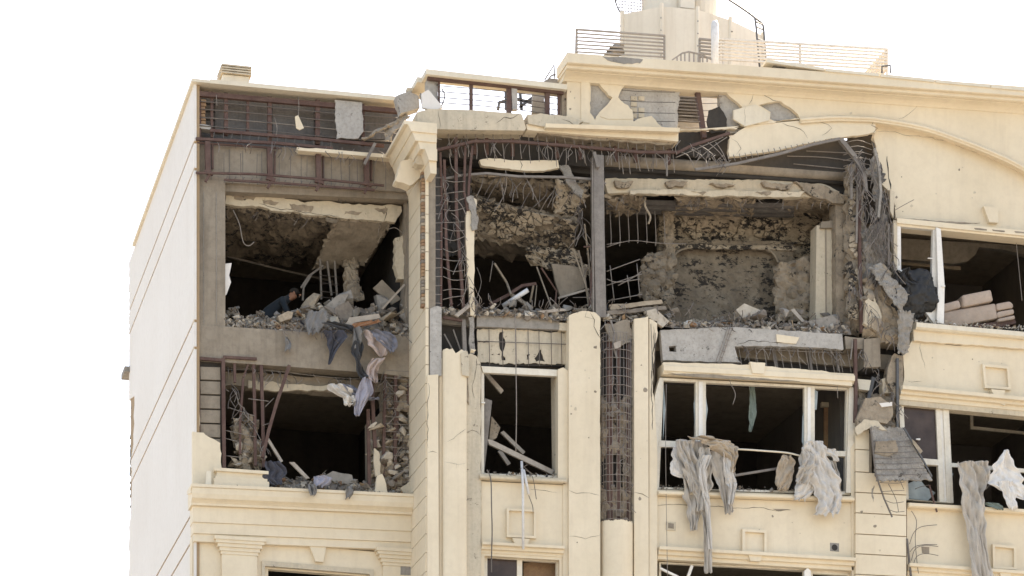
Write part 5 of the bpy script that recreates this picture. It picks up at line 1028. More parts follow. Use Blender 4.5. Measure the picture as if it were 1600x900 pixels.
MB().profile(P(1417, 884, YC+.05), P(1720, 905, YC+.05), [(-.2, -.2), (.03, -.2), (.03, -.12), (.09, -.11), (.09, -.05), (.17, -.04), (.17, .02), (-.2, .02)]).build('moulding', 'cream', S3)
slab('wall', [(1417, 896), (1720, 918), (1720, 960), (1417, 960)], YC+.06, .2, 'cream', B)
bar('bent_bar', [(1417, 842), (1421, 880), (1424, 905)], YC-.05, 2.8, 'darkwire', B)
wires('bent_wire', [[(1421, 850), (1428, 832), (1440, 823), (1464, 820)], [(1422, 862), (1430, 854), (1444, 851), (1464, 851)], [(1424, 876), (1430, 858), (1445, 852), (1466, 854)], [(1427, 884), (1432, 870), (1446, 865), (1466, 868)], [(1424, 798), (1432, 814), (1430, 840), (1432, 870), (1435, 896)]], YC-.06, 'darkwire', B, 1.3, 5)

tangle(1150, 1320, 540, 548, 26, YC+.05, B, 26, 231); tangle(1030, 1150, 510, 516, 14, YC, B, 16, 232, True); tangle(1340, 1410, 540, 640, 30, YC, B, 26, 233); tangle(945, 990, 500, 800, 24, YC-.2, B, 18, 234)
chips([(891, 500, 936, 640), (891, 640, 936, 900)], YC-.06, B, 22, 1); chips([(993, 505, 1012, 800)], YC-.06, B, 12, 2); chips([(1036, 800, 1325, 850)], YC+.05, B, 14, 3, 1, 2.5); chips([(1425, 545, 1590, 590)], YC+.04, B, 12, 4, 1, 2.6); chips([(1400, 225, 1530, 335), (1380, 250, 1440, 340)], YC+.2, B, 22, 5, 1, 3)
chips([(1345, 760, 1412, 880)], YC-.05, B, 14, 6, 1, 3); chips([(1270, 155, 1400, 180), (890, 130, 918, 190)], YC, B, 14, 7, 1, 3)

slab('inner_door', [(1288, 634), (1322, 637), (1322, 760), (1288, 760)], YC+1.6, .05, 'brick', B); slab('inner_door_frame', [(1284, 628), (1326, 631), (1326, 638), (1284, 635)], YC+1.55, .08, 'cream_dirty', B)

MB().box((XE-.55, YC-.1, 0), (XE+.25, YC+.5, P(1720, 190, YC).z)).build('end_pier', 'cream', B); MB().box((XE+.01, YC+.51, 0), (XE+.24, BACK, P(1720, 190, YC).z-.02)).build('end_wall', 'cream', B)
# ================================================================== roof things
def railing(label, xa, xb, ya, yb, y2a, y2b, Y, n, mat, posts, wd=2.6):
    e = empty('roof_railing', P((xa+xb)/2, max(y2a, y2b), Y)); tag(e, label, 'railing')
    for k in range(n):
        t = k/(n-.3); bar('rail', [(xa, ya+(y2a-ya)*t), (xb, yb+(y2b-yb)*t)], Y, wd if k else wd+.6, mat, e)
    for x in posts:
        t = (x-xa)/(xb-xa); bar('post', [(x, ya+(yb-ya)*t), (x, y2a+(y2b-y2a)*t+6)], Y+.02, 3, mat, e)
    return e
rl = railing('dark grey horizontal-bar railing at the cornice corner, beside the tank', 900, 1039, 46, 56, 85, 93, YC+.5, 7, 'grey_rail', (901, 1038), 2.0)
mb = MB()
for k in range(7): t = k/6.7; p = P(900, 46+39*t, YC+.5); mb.tube([p, p+Vector((.35, 1.3, 0))], .012, 4, True)
mb.build('rail', 'grey_rail', rl)
railing('short grey railing length just behind the white flue pipe', 1092, 1125, 61, 64, 92, 96, YC+.7, 6, 'grey_rail', (1093,))
rl = railing('tan horizontal-bar railing above the cornice, reaching past the tank', 1122, 1386, 61, 77, 96, 112, YC+.6, 7, 'tan_rail', (1130, 1250, 1386), 2.6)
mb = MB()
for k in range(7): t = k/6.7; p = P(1386, 77+35*t, YC+.6); mb.tube([p, p+Vector((0, 1.3, 0))], .016, 4, True)
mb.build('rail', 'tan_rail', rl)
fb = empty('bent_grille', P(1075, 97, YC+.3)); tag(fb, 'bent barred grille leaning on the cornice in front of the tank', 'grille')
bar('rail', [(1050, 94), (1066, 83), (1076, 81), (1096, 85), (1112, 93)], YC+.3, 2, 'grey_rail', fb)
for x, y in ((1058, 90), (1064, 85), (1070, 83), (1077, 82), (1084, 84), (1091, 85), (1098, 87), (1105, 91)): bar('bar', [(x, y), (x, 97)], YC+.3, 2, 'grey_rail', fb)
hb = bar('roof_hoop', [(1378, 114), (1378, 104), (1391, 102), (1391, 114)], YC+.35, 2.4, 'dark_metal', None); tag(hb, 'small black square hoop standing at the end of the tan railing', 'hoop')
fp = MB(); pA = P(1117, 130, YC+.3); pB = P(1117, 33, YC+.3); fp.tube([pA, pB-Vector((0, 0, .06)), pB], [.075, .075, .05], 14); tag(fp.build('flue_pipe', 'white_pipe', None, True), 'white capped flue pipe standing in front of the tank', 'pipe')
# octagonal tank
YT = YC+2.2; tk = empty('water_tank', P(1083, 130, YT+1)); tag(tk, 'cream many-sided panelled tank standing on the roof', 'tank')
zb, zt_ = ROOFC+.01, P(1062, 12, YT).z
plan = [(972, .6), (1034, .03), (1090, 0), (1141, .3), (1192, .85)]
fr = [Vector((P(x, 60, YT+o_).x, YT+o_, zb)) for x, o_ in plan]; bk = [Vector((fr[-1].x+.1, YT+2.2, zb)), Vector((fr[-1].x-.9, YT+3, zb)), Vector((fr[0].x+1.3, YT+3, zb)), Vector((fr[0].x+.7, YT+2.1, zb))]
lo = fr+bk; cen = sum(lo, Vector())/len(lo); hh = Vector((0, 0, zt_-zb)); n = len(lo)
inn = [p.lerp(cen, .02) for p in lo]
MB().prism(inn, hh-Vector((0, 0, .02))).build('drum', 'tank', tk)
for i in range(n):
    j = (i+1) % n; a, b = lo[i].lerp(lo[j], .03), lo[i].lerp(lo[j], .97); nn = ((lo[i]+lo[j])/2-cen).normalized()
    MB().prism([a, b, b+hh, a+hh], nn*-.03).build('panel', 'tank', tk)
    mb = MB(); mb.tube([lo[i], lo[i]+hh+Vector((0, 0, .06))], .045, 6); sm = mb.build('corner_strip', 'tank', tk)
    if i < 5:
        for k in range(10):
            p = lo[i]+hh*(.3+k*.07); q = (p-Vector((cen.x, cen.y, p.z))).normalized(); MB().box(p+q*.04-Vector((.012, .012, .012)), p+q*.055+Vector((.012, .012, .012))).build('bolt', 'steel', sm)
mid = Vector((P(1035, 10, YT+1).x, YT+.75, zt_)); mb = MB(); mb.tube([mid-Vector((0, 0, .05)), mid+Vector((0, 0, 1.6))], .5, 24); mb.build('upper_drum', 'tank', tk)
mid = Vector((P(1090, 10, YT+1).x, YT+.65, zt_)); mb = MB(); mb.tube([mid-Vector((0, 0, .05)), mid+Vector((0, 0, 1.5))], .3, 20); mb.build('upper_drum', 'tank', tk)
MB().box((P(1066, 10, YT).x, YT+.1, zt_+.06), (P(1088, 10, YT).x, YT+.4, zt_+.5)).build('inlet_box', 'tank', tk)
# wire drum / dish on the left of the tank
wd_ = empty('wire_mesh_dish', P(985, 60, YT+.6)); tag(wd_, 'round wire-mesh dish fixed beside the tank', 'dish')
cc = P(1005, -4, YT+.9); rad_ = .62; rim = [cc+Vector((math.cos(a*.2618)*rad_, 0, math.sin(a*.2618)*rad_)) for a in range(25)]
mb = MB(); mb.tube(rim, .014, 5); mb.build('rim', 'dark_metal', wd_, True); mb = MB()
for k in range(-9, 10):
    o_ = k*.065; h = math.sqrt(max(0, rad_**2-o_**2)); mb.tube([cc+Vector((o_, 0, -h)), cc+Vector((o_, 0, h))], .008, 4); mb.tube([cc+Vector((-h, 0, o_)), cc+Vector((h, 0, o_))], .008, 4)
mb.build('mesh', 'steel', wd_); mb = MB(); mb.tube([cc, Vector((cc.x+.05, cc.y+.05, ROOFC))], .03, 6); mb.build('mast', 'dark_metal', wd_)
# ladder guard on the right of the tank
ld = empty('ladder_rail', P(1190, 100, YT)); tag(ld, 'dark tubular ladder rail curving over the side of the tank', 'ladder')
yl = YT-.2
mb = MB(); mb.tube(smooth_path([P(x, y, yl) for x, y in ((1130, -6), (1155, 10), (1176, 25), (1180, 32), (1183, 60), (1187, 106))], 4), .02, 6); mb.build('rail', 'dark_metal', ld, True)
mb = MB(); mb.tube(smooth_path([P(x, y, yl+.4) for x, y in ((1180, 28), (1190, 36), (1193, 44), (1195, 70), (1198, 106))], 4), .02, 6); mb.build('rail', 'dark_metal', ld, True)
for y in (34, 42, 60, 70, 80, 90): bar('rung', [(1181.5+(y-34)*.06, y, yl), (1191+(y-34)*.1, y+4, yl+.4)], yl, 2, 'dark_metal', ld)
rb = empty('felt_heap', P(958, 92, YC+1.2)); hp = MB()
for k in range(6): v, f = CH[k]; T = Matrix.Translation(P(958+k*1.5, 88-k*3, YC+1.1)) @ Matrix.Diagonal((.5-k*.05, .4, .16, 1)); hp.add([T @ q for q in v], f)
bpy.data.objects.remove(rb); o = hp.build('sandbag', 'concrete_grey', None); tag(o, 'grey lumpy sack slumped behind the dark corner railing', 'sack')
# ================================================================== rubble on the floors
heap('rubble_heap', [(352, 512, 478), (380, 513, 482), (430, 515, 486), (470, 518, 478), (520, 520, 462), (560, 522, 468), (600, 524, 476), (644, 527, 490)], YL+.12, YL+1.7, 620, 4, 15, 'rubble', 'heap of grey rubble spilling over the floor edge of the room with strewn clothes', 1)
heap('rubble_heap', [(430, 766, 752), (470, 768, 742), (540, 772, 738), (585, 775, 748), (650, 778, 762)], YL-.05, YL+1.2, 330, 4, 14, 'rubble', 'heap of grey rubble on the ledge above the moulded cornice', 2)
heap('rubble_heap', [(340, 764, 760), (430, 768, 762), (560, 774, 768), (650, 779, 771)], YL-.26, YL+.1, 220, 2, 6, 'rubble', 'thin line of grit and chips lying on the cornice top', 3, False)
heap('rubble_heap', [(690, 489, 478), (745, 492, 476), (800, 492, 478), (870, 500, 484), (926, 498, 470)], YC+.05, YC+1.6, 430, 4, 14, 'rubble', 'heap of grey rubble on the floor edge left of the grey steel column', 4)
heap('rubble_heap', [(945, 500, 480), (1010, 506, 478), (1060, 512, 496), (1140, 510, 488), (1180, 514, 492), (1250, 518, 498), (1330, 522, 490)], YC+.05, YC+1.6, 560, 4, 14, 'rubble', 'heap of grey rubble on the floor edge of the room with the arched niche', 5)
heap('rubble_heap', [(1030, 766, 758), (1100, 766, 760), (1320, 772, 766)], YC+.0, YC+.5, 130, 2, 7, 'rubble', 'chips and dust lying on the sill of the three-part window', 6, False)
heap('rubble_heap', [(1428, 503, 500), (1500, 508, 505), (1600, 516, 508), (1640, 520, 512)], YC-.1, YC+.5, 130, 2, 7, 'rubble_pale', 'chips lying on the long sill below the tilted sofa', 7, False)
heap('rubble_heap', [(752, 742, 738), (880, 748, 742)], YC+.05, YC+.6, 90, 2, 7, 'rubble', 'chips lying on the sill of the narrow window', 8, False)
rs = random.Random(21)
def chunks(n, xr, yr, Yr, sr, mats, label, group):
    for _ in range(n): chunk('concrete_chunk', rs.uniform(*xr), rs.uniform(*yr), rs.uniform(*Yr), rs.uniform(*sr), rs.choice(mats), label, group, rs)
chunks(22, (358, 640), (478, 512), (YL+.2, YL+.8), (13, 30), ('rubble', 'rubble', 'concrete_grey', 'rubble_pale'), 'chunk of masonry in the rubble heap with strewn clothes', 'chunks in the clothes heap')
chunks(12, (430, 640), (745, 770), (YL, YL+.5), (12, 26), ('rubble', 'concrete_grey'), 'chunk of masonry on the ledge above the moulded cornice', 'chunks on the ledge')
chunks(14, (692, 925), (478, 490), (YC+.1, YC+.7), (11, 24), ('rubble', 'concrete_grey', 'rubble_pale'), 'chunk of masonry on the floor edge left of the grey steel column', 'chunks left of the steel column')
chunks(20, (948, 1325), (488, 512), (YC+.1, YC+.7), (11, 26), ('rubble', 'concrete_grey', 'rubble_pale'), 'chunk of masonry on the floor edge of the room with the arched niche', 'chunks by the niche room')
chunks(14, (470, 640), (466, 498), (YL+.25, YL+.8), (24, 44), ('rubble', 'concrete_grey', 'rubble', 'flake'), 'large chunk of masonry near the top of the heap with strewn clothes', 'large chunks on the clothes heap')
def board(name, pts, Y, th, mat, label, cat): return tag(slab(name, pts, Y, th, mat, None, 1.2), label, cat)
board('concrete_slab', [(498, 486, .5), (528, 461, .5), (545, 458), (538, 474, .6), (512, 496, .5)], YL+.35, .14, 'concrete_grey', 'long grey concrete slab tilted on the heap beside the leaning panel', 'slab')
board('concrete_slab', [(524, 480, .4), (544, 470), (556, 488, .5), (540, 502, .6), (520, 492, .5)], YL+.25, .14, 'rubble', 'squat masonry slab standing on the heap under the long slab', 'slab')
board('panel', [(583, 450), (597, 437), (627, 467), (612, 476)], YL+.75, .05, 'concrete', 'square tan board leaning at the back of the clothes heap', 'board')
board('panel', [(538, 510), (546, 496), (592, 490), (594, 497), (555, 504), (540, 516)], YL-.02, .04, 'wood', 'flat tan board lying over the orange cloth', 'board')
board('carton', [(434, 494), (450, 486, .3), (458, 488), (456, 497), (438, 503)], YL+.1, .2, 'flake', 'small brown drum lying on the rubble by the clothes', 'drum')
board('timber', [(452, 722), (478, 748), (484, 747), (460, 722)], YL-.05, .05, 'wood', 'pale plank sloping down onto the ledge rubble', 'plank')
board('concrete_slab', [(506, 744, .5), (520, 736, .6), (550, 742, .6), (552, 754, .6), (530, 757, .5)], YL+.1, .12, 'concrete_grey', 'flat grey slab lying on the ledge rubble', 'slab')
board('concrete_slab', [(1150, 484), (1163, 474), (1196, 488), (1194, 495), (1178, 490), (1165, 502)], YC+.3, .2, 'rubble_pale', 'pale folded slab standing up on the niche room rubble', 'slab')
board('concrete_slab', [(1008, 486), (1024, 482), (1046, 502), (1036, 511), (1014, 496)], YC-.02, .1, 'rubble_pale', 'pale slab tipped over the head of the cream pier', 'slab')
board('plank', [(1235, 484), (1241, 482), (1258, 502), (1253, 503)], YC+.35, .04, 'wood', 'short pale plank leaning on the niche room rubble', 'plank')
board('plank', [(952, 476, .6), (1034, 468, .5), (1036, 474, .5), (954, 484, .6)], YC+.1, .08, 'flake', 'upper splintered tan board on the rubble beside the steel column', 'plank')
board('plank', [(948, 486, .6), (1040, 478, .5), (1042, 483, .5), (950, 492, .6)], YC+.05, .08, 'rubble', 'lower splintered grey board on the rubble beside the steel column', 'plank')
board('plank', [(710, 492), (732, 475), (735, 479), (716, 495)], YC-.02, .06, 'wood', 'short tan plank leaning beside the torn plaster edge', 'plank')
board('sheet', [(840, 486, .4), (880, 482), (886, 485), (850, 489)], YC+.05, .03, 'wood', 'thin tan sheet lying on the rubble left of the steel column', 'board')
heapd = board('earth_mound', [(1262, 502, .6), (1300, 492, .5), (1312, 502), (1308, 512), (1270, 512)], YC+.2, .4, 'concrete_grey', 'grey lump of mortar beside the torn column', 'mortar')
o = MB(); o.tube([P(786, 478, YC+.6), P(825, 453, YC+.3)], .045, 10); tag(o.build('plastic_pipe', 'white_pipe', None, True), 'grey-white pipe poking up out of the wreckage', 'pipe')
# narrow window: broken timbers
tw = [([(762, 686), (770, 688), (866, 735), (862, 741), (764, 694)], .05, 'long pale timber with a knot fallen across the narrow window'), ([(757, 585), (763, 583), (787, 610), (783, 615)], .3, 'short timber hanging from the head of the narrow window'), ([(782, 676), (787, 673), (821, 706), (817, 710)], .5, 'grey timber leaning inside the narrow window behind the long one'), ([(778, 705), (783, 702), (798, 724), (793, 727)], .45, 'stub of grey timber near the foot of the narrow window')]
for pts, yo, lb in tw: board('timber', pts, YC+.3+yo, .06, 'wood', lb, 'timber')
board('cabinet_door', [(757, 622), (769, 626), (757, 735), (756, 738)], YC+.32, .04, 'steel', 'grey door panel standing inside the narrow window', 'door'); board('carton', [(768, 650), (782, 668), (776, 684), (764, 690)], YC+.55, .1, 'plaster_back', 'torn brown carton behind the grey door panel', 'carton')
pp = empty('drain_pipe', P(818, 858, YC-.2)); tag(pp, 'long white broken pipe dangling below the narrow window', 'pipe')
mb = MB(); mb.tube([P(815, 721, YC-.14), P(817, 760, YC-.2), P(817.5, 858, YC-.2)], .026, 8); mb.build('tube', 'white_pipe', pp, True); mb = MB(); mb.tube([P(818, 734, YC-.17), P(826, 772, YC-.17)], .028, 8); mb.build('stub', 'white_pipe', pp, True)
wires('loop_wire', [[(819, 730), (832, 745), (838, 780)], [(826, 774), (832, 790), (833, 800)], [(812, 733), (824, 726)]], YC-.17, 'darkwire', pp, 1.5, 5)
# ================================================================== cloths
cloth_obj('curtain', [cloth([(1085, 690, 30), (1090, 720, 44), (1088, 760, 44), (1084, 800, 22), (1082, 830, 10)], YC-.08, 3, .05, 1), cloth([(1070, 688, 30), (1072, 715, 28), (1085, 750, 30), (1098, 790, 16), (1104, 830, 12), (1106, 896, 12)], YC-.16, 2, .05, 2), cloth([(1122, 705, 32), (1130, 740, 36), (1134, 770, 22), (1138, 804, 10)], YC-.12, 3, .05, 3), cloth([(1062, 690, 14), (1068, 712, 16), (1076, 740, 10), (1080, 770, 6)], YC-.2, 2, .05, 71), cloth([(1100, 700, 18), (1098, 730, 20), (1096, 765, 14), (1092, 800, 8)], YC-.2, 2, .05, 72)], 'curtain', 'grey-beige curtain bundle knotted over the sill with one long tail', 'curtain')
cloth_obj('curtain', [cloth([(1088, 682, 34), (1115, 690, 48), (1130, 700, 40), (1143, 718, 14), (1143, 738, 8)], YC-.24, 2, .06, 5, hem=.2)], 'curtain_tan', 'tan cloth thrown over the top of the knotted grey-beige curtain', 'cloth')
cloth_obj('sheet', [cloth([(1055, 698, 10), (1060, 720, 24), (1062, 740, 30), (1072, 748, 20)], YC-.02, 1, .02, 6, hem=.2)], 'white_cloth', 'white sheet hanging beside the knotted grey-beige curtain', 'cloth')
cloth_obj('curtain', [cloth([(1270, 690, 34), (1275, 715, 34), (1285, 750, 46), (1294, 782, 40), (1290, 806, 34)], YC-.14, 3, .07, 8), cloth([(1262, 700, 22), (1262, 735, 30), (1256, 765, 30), (1248, 782, 20)], YC-.08, 2, .06, 9), cloth([(1290, 702, 30), (1302, 712, 14), (1306, 722, 8)], YC-.12, 2, .04, 10)], 'curtain_pale', 'pale grey curtain bunched over the far end of the sill', 'curtain')
cloth_obj('curtain', [cloth([(1228, 712, 14), (1226, 735, 28), (1222, 762, 20), (1219, 768, 10)], YC-.04, 2, .05, 11)], 'curtain_tan', 'small brownish cloth beside the bunched pale curtain', 'cloth')
cloth_obj('curtain_strip', [cloth([(1173, 602, 8), (1175, 630, 11), (1174, 650, 12), (1171, 676, 4)], YC+.5, 1, .03, 12, 10)], 'green', 'dull green strip hanging from the head of the three-part window', 'cloth')
cloth_obj('curtain', [cloth([(1512, 722, 36), (1518, 760, 40), (1520, 800, 34), (1526, 850, 26), (1536, 910, 36)], YC-.2, 3, .07, 14), cloth([(1528, 722, 30), (1532, 745, 24), (1534, 765, 8)], YC-.12, 2, .05, 15)], 'curtain', 'long grey-beige curtain trailing over the sill and down the wall', 'curtain')
cloth_obj('sheet', [cloth([(1571, 704, 6), (1568, 730, 34), (1572, 755, 54), (1590, 775, 30), (1600, 782, 10)], YC-.14, 2, .05, 16, hem=.3), cloth([(1570, 752, 24), (1576, 775, 20), (1582, 796, 12)], YC-.2, 2, .05, 17)], 'white_cloth', 'white cloth pinned up in a point beside the long trailing curtain', 'cloth')
cloth_obj('rag', [cloth([(1542, 786, 10), (1552, 790, 24), (1562, 797, 10)], YC-.1, 3, .04, 18, 12)], 'green', 'blue-green rag lying on the sill beside the trailing curtain', 'cloth')
tag(wire('cord', [(1135, 706), (1150, 702), (1200, 705), (1232, 708), (1256, 714)], YC-.1, 'cream_pale', None, 3), 'pale cord stretched between the two curtain bundles', 'cord')
tag(bar('curtain_pole', [(1142, 744), (1216, 732)], YC+.1, 3.5, 'steel', None), 'thin grey pole lying between the two curtain bundles', 'pole')
tag(bar('curtain_pole', [(1540, 765), (1565, 735)], YC+.2, 2, 'steel', None), 'thin rod leaning behind the pointed white cloth', 'pole'); tag(bar('curtain_pole', [(1584, 776), (1612, 760)], YC-.05, 3, 'dark_metal', None), 'dark rod under the hem of the pointed white cloth', 'pole')
cloth_obj('curtain', [cloth([(1134, 706, 14), (1138, 740, 16), (1142, 760, 14), (1140, 790, 8)], YC-.22, 2, .05, 73), cloth([(1104, 712, 14), (1096, 740, 12), (1102, 775, 10), (1106, 800, 9), (1109, 860, 7)], YC-.26, 2, .04, 74)], 'curtain_pale', 'paler torn strips hanging in front of the knotted grey-beige curtain', 'cloth')
cloth_obj('curtain', [cloth([(1258, 702, 16), (1264, 722, 22), (1256, 740, 24), (1250, 756, 14)], YC-.2, 2, .06, 75), cloth([(1296, 720, 14), (1304, 750, 16), (1306, 786, 10)], YC-.1, 2, .05, 76)], 'curtain', 'darker grey strips tangled with the bunched pale curtain', 'cloth')
# clothes spilling from the set-back bay
def garment(name, rows, m, label, Y=YL-.06, folds=2, seed=0, amp=.085, **k): return cloth_obj(name, [cloth(rows, Y, folds, amp, seed, 16, 5, **k)], m, label, 'clothing')
garment('garment', [(520, 518, 30), (525, 530, 30), (519, 548, 14), (513, 572, 3)], 'navy', 'navy garment hanging to a point over the concrete beam', seed=31)
garment('garment', [(495, 488, 30), (492, 506, 30), (488, 524, 16)], 'greycloth', 'dark grey garment draped on the rubble above the navy one', YL-.02, seed=32)
garment('trousers', [(558, 535, 14), (557, 552, 20), (558, 566, 8), (562, 580, 12), (568, 592, 12)], 'charcoal', 'charcoal trousers dangling over the beam', YL-.08, seed=33)
garment('scarf', [(557, 514, 12), (557, 532, 13), (556, 546, 10)], 'greycloth', 'narrow grey scarf hanging above the charcoal trousers', YL-.1, 1, 34)
garment('garment', [(574, 518, 14), (586, 532, 30), (594, 546, 28), (596, 558, 10)], 'pink', 'pink garment bundled on the end of the beam', YL-.1, seed=35)
garment('garment', [(590, 518, 30), (600, 528, 36), (606, 540, 28), (611, 552, 6)], 'bluegrey', 'blue-grey garment draped over the pink one', YL-.13, seed=36)
garment('garment', [(556, 512, 10), (570, 506, 36), (586, 502, 20)], 'orange', 'orange striped cloth folded under the tan board', YL-.04, 4, 37, .03); garment('garment', [(510, 505, 24), (530, 510, 38), (545, 518, 20)], 'charcoal', 'black crumpled clothing in the middle of the rubble heap', YL-.02, 3, 38)
garment('garment', [(522, 601, 20), (530, 610, 34), (545, 622, 22), (552, 630, 10)], 'curtain_pale', 'pale folded shirt caught on the rusty post', YL-.05, 2, 39)
garment('garment', [(572, 592, 14), (568, 615, 26), (560, 636, 16), (556, 652, 8)], 'lavender', 'grey-lavender garment hanging down the rusty post', YL-.1, 2, 40)
garment('garment', [(541, 602, 20), (552, 614, 24), (562, 624, 14)], 'bluegrey', 'blue and violet cloth tangled between the pale shirt and the post', YL-.02, 2, 41); garment('garment', [(545, 620, 20), (546, 630, 20), (545, 635, 14)], 'white_cloth', 'white cloth scrap below the pale folded shirt', YL+.0, 2, 42)
garment('garment', [(590, 562, 20), (582, 575, 20), (582, 590, 18), (585, 600, 8)], 'pink', 'pale pink scrap knotted at the top of the rusty post', YL-.08, 2, 43); garment('garment', [(585, 622, 12), (582, 626, 18), (588, 624, 10)], 'bluegrey', 'small blue-grey rag wrapped round the rusty post', YL-.06, 2, 44)
garment('rag', [(446, 528, 4), (450, 536, 10), (449, 550, 6)], 'greycloth', 'small grey rag hung on a wire over the concrete beam', YL-.02, 1, 45); wire('hanging_wire', [(440, 512), (444, 522), (447, 530)], YL-.02, 'wire', B, 1.4)
garment('garment', [(425, 722, 24), (430, 738, 36), (424, 750, 30), (430, 760, 20)], 'navy', 'dark navy clothing crumpled beside the pedestal', YL-.05, 3, 46); garment('rag', [(545, 762, 10), (546, 770, 12), (543, 780, 6)], 'greycloth', 'grey rag hanging over the cornice edge', YL-.4, 2, 47); garment('rag', [(487, 758, 14), (488, 768, 14), (487, 776, 8)], 'greycloth', 'grey torn rag on the cornice near the pale plank', YL-.4, 2, 48)
garment('rag', [(500, 744, 20), (505, 752, 30), (498, 762, 14)], 'lavender', 'dusty lavender rag on the ledge rubble', YL-.12, 2, 49)
# black plastic sheet
bm = bmesh.new(); bmesh.ops.create_icosphere(bm, subdivisions=5, radius=1)
for v in bm.verts:
    d = v.co.copy(); k = 1+.3*noise.fractal(d*1.6+Vector((3, 1, 7)), .9, 2.1, 3)+.16*abs(noise.noise(d*4.2))-.12*abs(noise.noise(d*7+Vector((5, 0, 0)))); v.co = Vector((d.x*.50*k, d.y*.25*k, d.z*.46*k+(.12 if d.z < 0 and d.x < 0 else 0)*d.x))
me = bpy.data.meshes.new('black_sheet'); bm.to_mesh(me); bm.free(); me.materials.append(M['black_plastic'])
for p in me.polygons: p.use_smooth = True
o = link('plastic_sheet', me, None, P(1431, 459, YC+.12)); tag(o, 'crumpled black plastic sheet stuffed in the window beside the sofa', 'plastic sheet')
cloth_obj('flap', [cloth([(1400, 424, 10), (1404, 440, 22), (1412, 462, 30)], YC-.1, 2, .06, 61), cloth([(1416, 420, 6), (1412, 432, 18), (1420, 446, 30)], YC-.12, 2, .06, 62)], 'black_plastic', None, None, None, o)
# tilted sofa
sf = empty('sofa', P(1530, 512, YC+.55)); tag(sf, 'tan sofa tipped on its side behind the window sill', 'sofa')
def cushion(name, pts, Y, th):
    o = slab(name, pts, Y, th, 'sofa', sf); b_ = o.modifiers.new('round', 'BEVEL'); b_.width = .045; b_.segments = 3; b_.limit_method = 'ANGLE'
    for p in o.data.polygons: p.use_smooth = True
    return o
cushion('seat_base', [(1474, 487), (1556, 473), (1560, 497), (1500, 509), (1474, 507)], YC+.45, .7); cushion('back_cushion', [(1503, 461), (1549, 452), (1553, 470), (1505, 480)], YC+.4, .35); cushion('back_cushion', [(1468, 476), (1499, 468), (1503, 480), (1470, 489)], YC+.42, .35)
for a in ([(1557, 474), (1578, 470), (1584, 475), (1584, 481), (1558, 485)], [(1558, 487), (1585, 482), (1586, 490), (1559, 497)], [(1559, 498), (1586, 492), (1587, 498), (1560, 503)]): cushion('arm_cushion', a, YC+.43, .6)
slab('plinth', [(1510, 509), (1586, 499), (1588, 505), (1560, 511), (1520, 512)], YC+.5, .6, 'rust', sf)
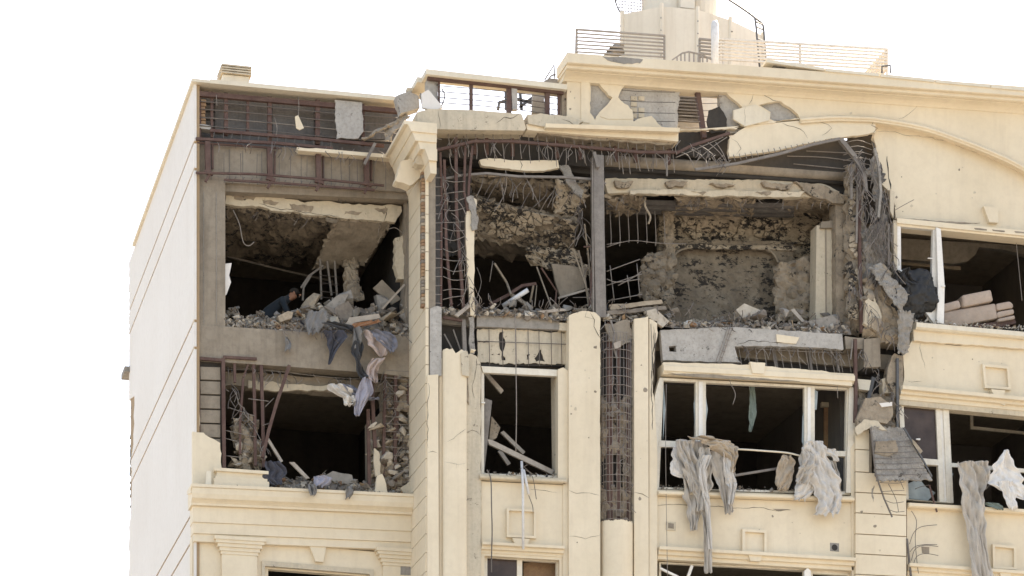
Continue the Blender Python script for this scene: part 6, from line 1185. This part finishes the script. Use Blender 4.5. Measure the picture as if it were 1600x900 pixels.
# ================================================================== person bending in the dark room
def person(at, label):
    e = empty('person', at); tag(e, label, 'person')
    J = {'pel': (0, 0, .92), 'spn': (.14, 0, 1.1), 'chs': (.36, 0, 1.26), 'nck': (.50, 0, 1.34), 'hd0': (.57, -.01, 1.38), 'hd1': (.66, -.02, 1.44),
         'hL': (0, .1, .88), 'kL': (.08, .12, .48), 'aL': (-.03, .12, .08), 'tL': (.14, .13, .03), 'hR': (0, -.1, .88), 'kR': (.05, -.12, .48), 'aR': (-.1, -.12, .08), 'tR': (.07, -.13, .03),
         'sL': (.40, .18, 1.27), 'eL': (.52, .22, 1.0), 'wL': (.72, .16, .86), 'sR': (.40, -.18, 1.27), 'eR': (.50, -.24, 1.0), 'wR': (.70, -.18, .84)}
    E_ = [('pel', 'spn'), ('spn', 'chs'), ('chs', 'nck'), ('nck', 'hd0'), ('hd0', 'hd1'), ('pel', 'hL'), ('hL', 'kL'), ('kL', 'aL'), ('aL', 'tL'), ('pel', 'hR'), ('hR', 'kR'), ('kR', 'aR'), ('aR', 'tR'), ('chs', 'sL'), ('sL', 'eL'), ('eL', 'wL'), ('chs', 'sR'), ('sR', 'eR'), ('eR', 'wR')]
    rad = dict(pel=.15, spn=.15, chs=.16, nck=.06, hd0=.085, hd1=.095, hL=.1, kL=.065, aL=.045, tL=.04, hR=.1, kR=.065, aR=.045, tR=.04, sL=.075, eL=.05, wL=.032, sR=.075, eR=.05, wR=.032)
    ks = list(J)
    for s, (w_, el) in (('L', ('wL', 1)), ('R', ('wR', -1))):
        wv = Vector(J[w_]); J['p'+s] = tuple(wv+Vector((.07, 0, -.04))); rad['p'+s] = .034; ks.append('p'+s); E_.append((w_, 'p'+s))
        for k in range(5):
            o_ = (k-2)*.02*el; L = (.05, .075, .085, .08, .06)[k]; b0 = Vector(J['p'+s])
            n1, n2 = f'f{s}{k}a', f'f{s}{k}b'; J[n1] = tuple(b0+Vector((.03+L*.4, o_*1.1, -.015))); J[n2] = tuple(b0+Vector((.03+L*.7, o_*1.2, -.015-L*.6))); rad[n1] = .009; rad[n2] = .008; ks += [n1, n2]; E_ += [('p'+s, n1), (n1, n2)]
    me = bpy.data.meshes.new('body'); me.from_pydata([Vector(J[k]) for k in ks], [(ks.index(a), ks.index(b)) for a, b in E_], [])
    for m_ in ('shirt', 'skin', 'charcoal'): me.materials.append(M[m_])
    o = bpy.data.objects.new('body', me); col.objects.link(o); o.modifiers.new('skin', 'SKIN'); sv = me.skin_vertices[0].data
    for i, k in enumerate(ks): sv[i].radius = (rad[k], rad[k]); sv[i].use_root = (k == 'pel')
    s = o.modifiers.new('sub', 'SUBSURF'); s.levels = 2; s.render_levels = 2
    dg = bpy.context.evaluated_depsgraph_get(); m2 = bpy.data.meshes.new_from_object(o.evaluated_get(dg)); bpy.data.objects.remove(o); m2.name = 'body'
    m2.materials.clear()
    for m_ in ('shirt', 'skin', 'charcoal'): m2.materials.append(M[m_])
    for p in m2.polygons:
        c = p.center; p.use_smooth = True
        p.material_index = 1 if (c.x > .53 and c.z > 1.3) or (c.x > .66 and c.z < 1) else (2 if c.z < .95 and c.x < .3 else 0)
    b_ = bpy.data.objects.new('body', m2); col.objects.link(b_); b_.parent = e; BASE[b_.name] = at
    for nm, loc, sc, mt in (('hair', (.62, -.01, 1.475), (.1, .095, .075), 'hair'), ('nose', (.742, -.03, 1.40), (.025, .017, .02), 'skin'), ('ear', (.63, -.115, 1.42), (.022, .012, .032), 'skin'), ('ear', (.63, .09, 1.42), (.022, .012, .032), 'skin'), ('eye', (.735, -.065, 1.43), (.012, .014, .01), 'hair'), ('eye', (.738, .015, 1.43), (.012, .014, .01), 'hair'), ('mouth', (.725, -.025, 1.365), (.012, .03, .007), 'pink')):
        bm = bmesh.new(); bmesh.ops.create_uvsphere(bm, u_segments=14, v_segments=9, radius=1); bmesh.ops.scale(bm, vec=sc, verts=bm.verts); m3 = bpy.data.meshes.new(nm); bm.to_mesh(m3); bm.free(); m3.materials.append(M[mt])
        for p in m3.polygons: p.use_smooth = True
        q = bpy.data.objects.new(nm, m3); col.objects.link(q); q.parent = e; q.location = loc
    return e
pp_ = P(461, 457, YL+1.95); pe = person(Vector((pp_.x-.64, pp_.y, F1)), 'person in a dark blue shirt bending forward behind the rubble heap')
pe.rotation_euler.z = R(-18)
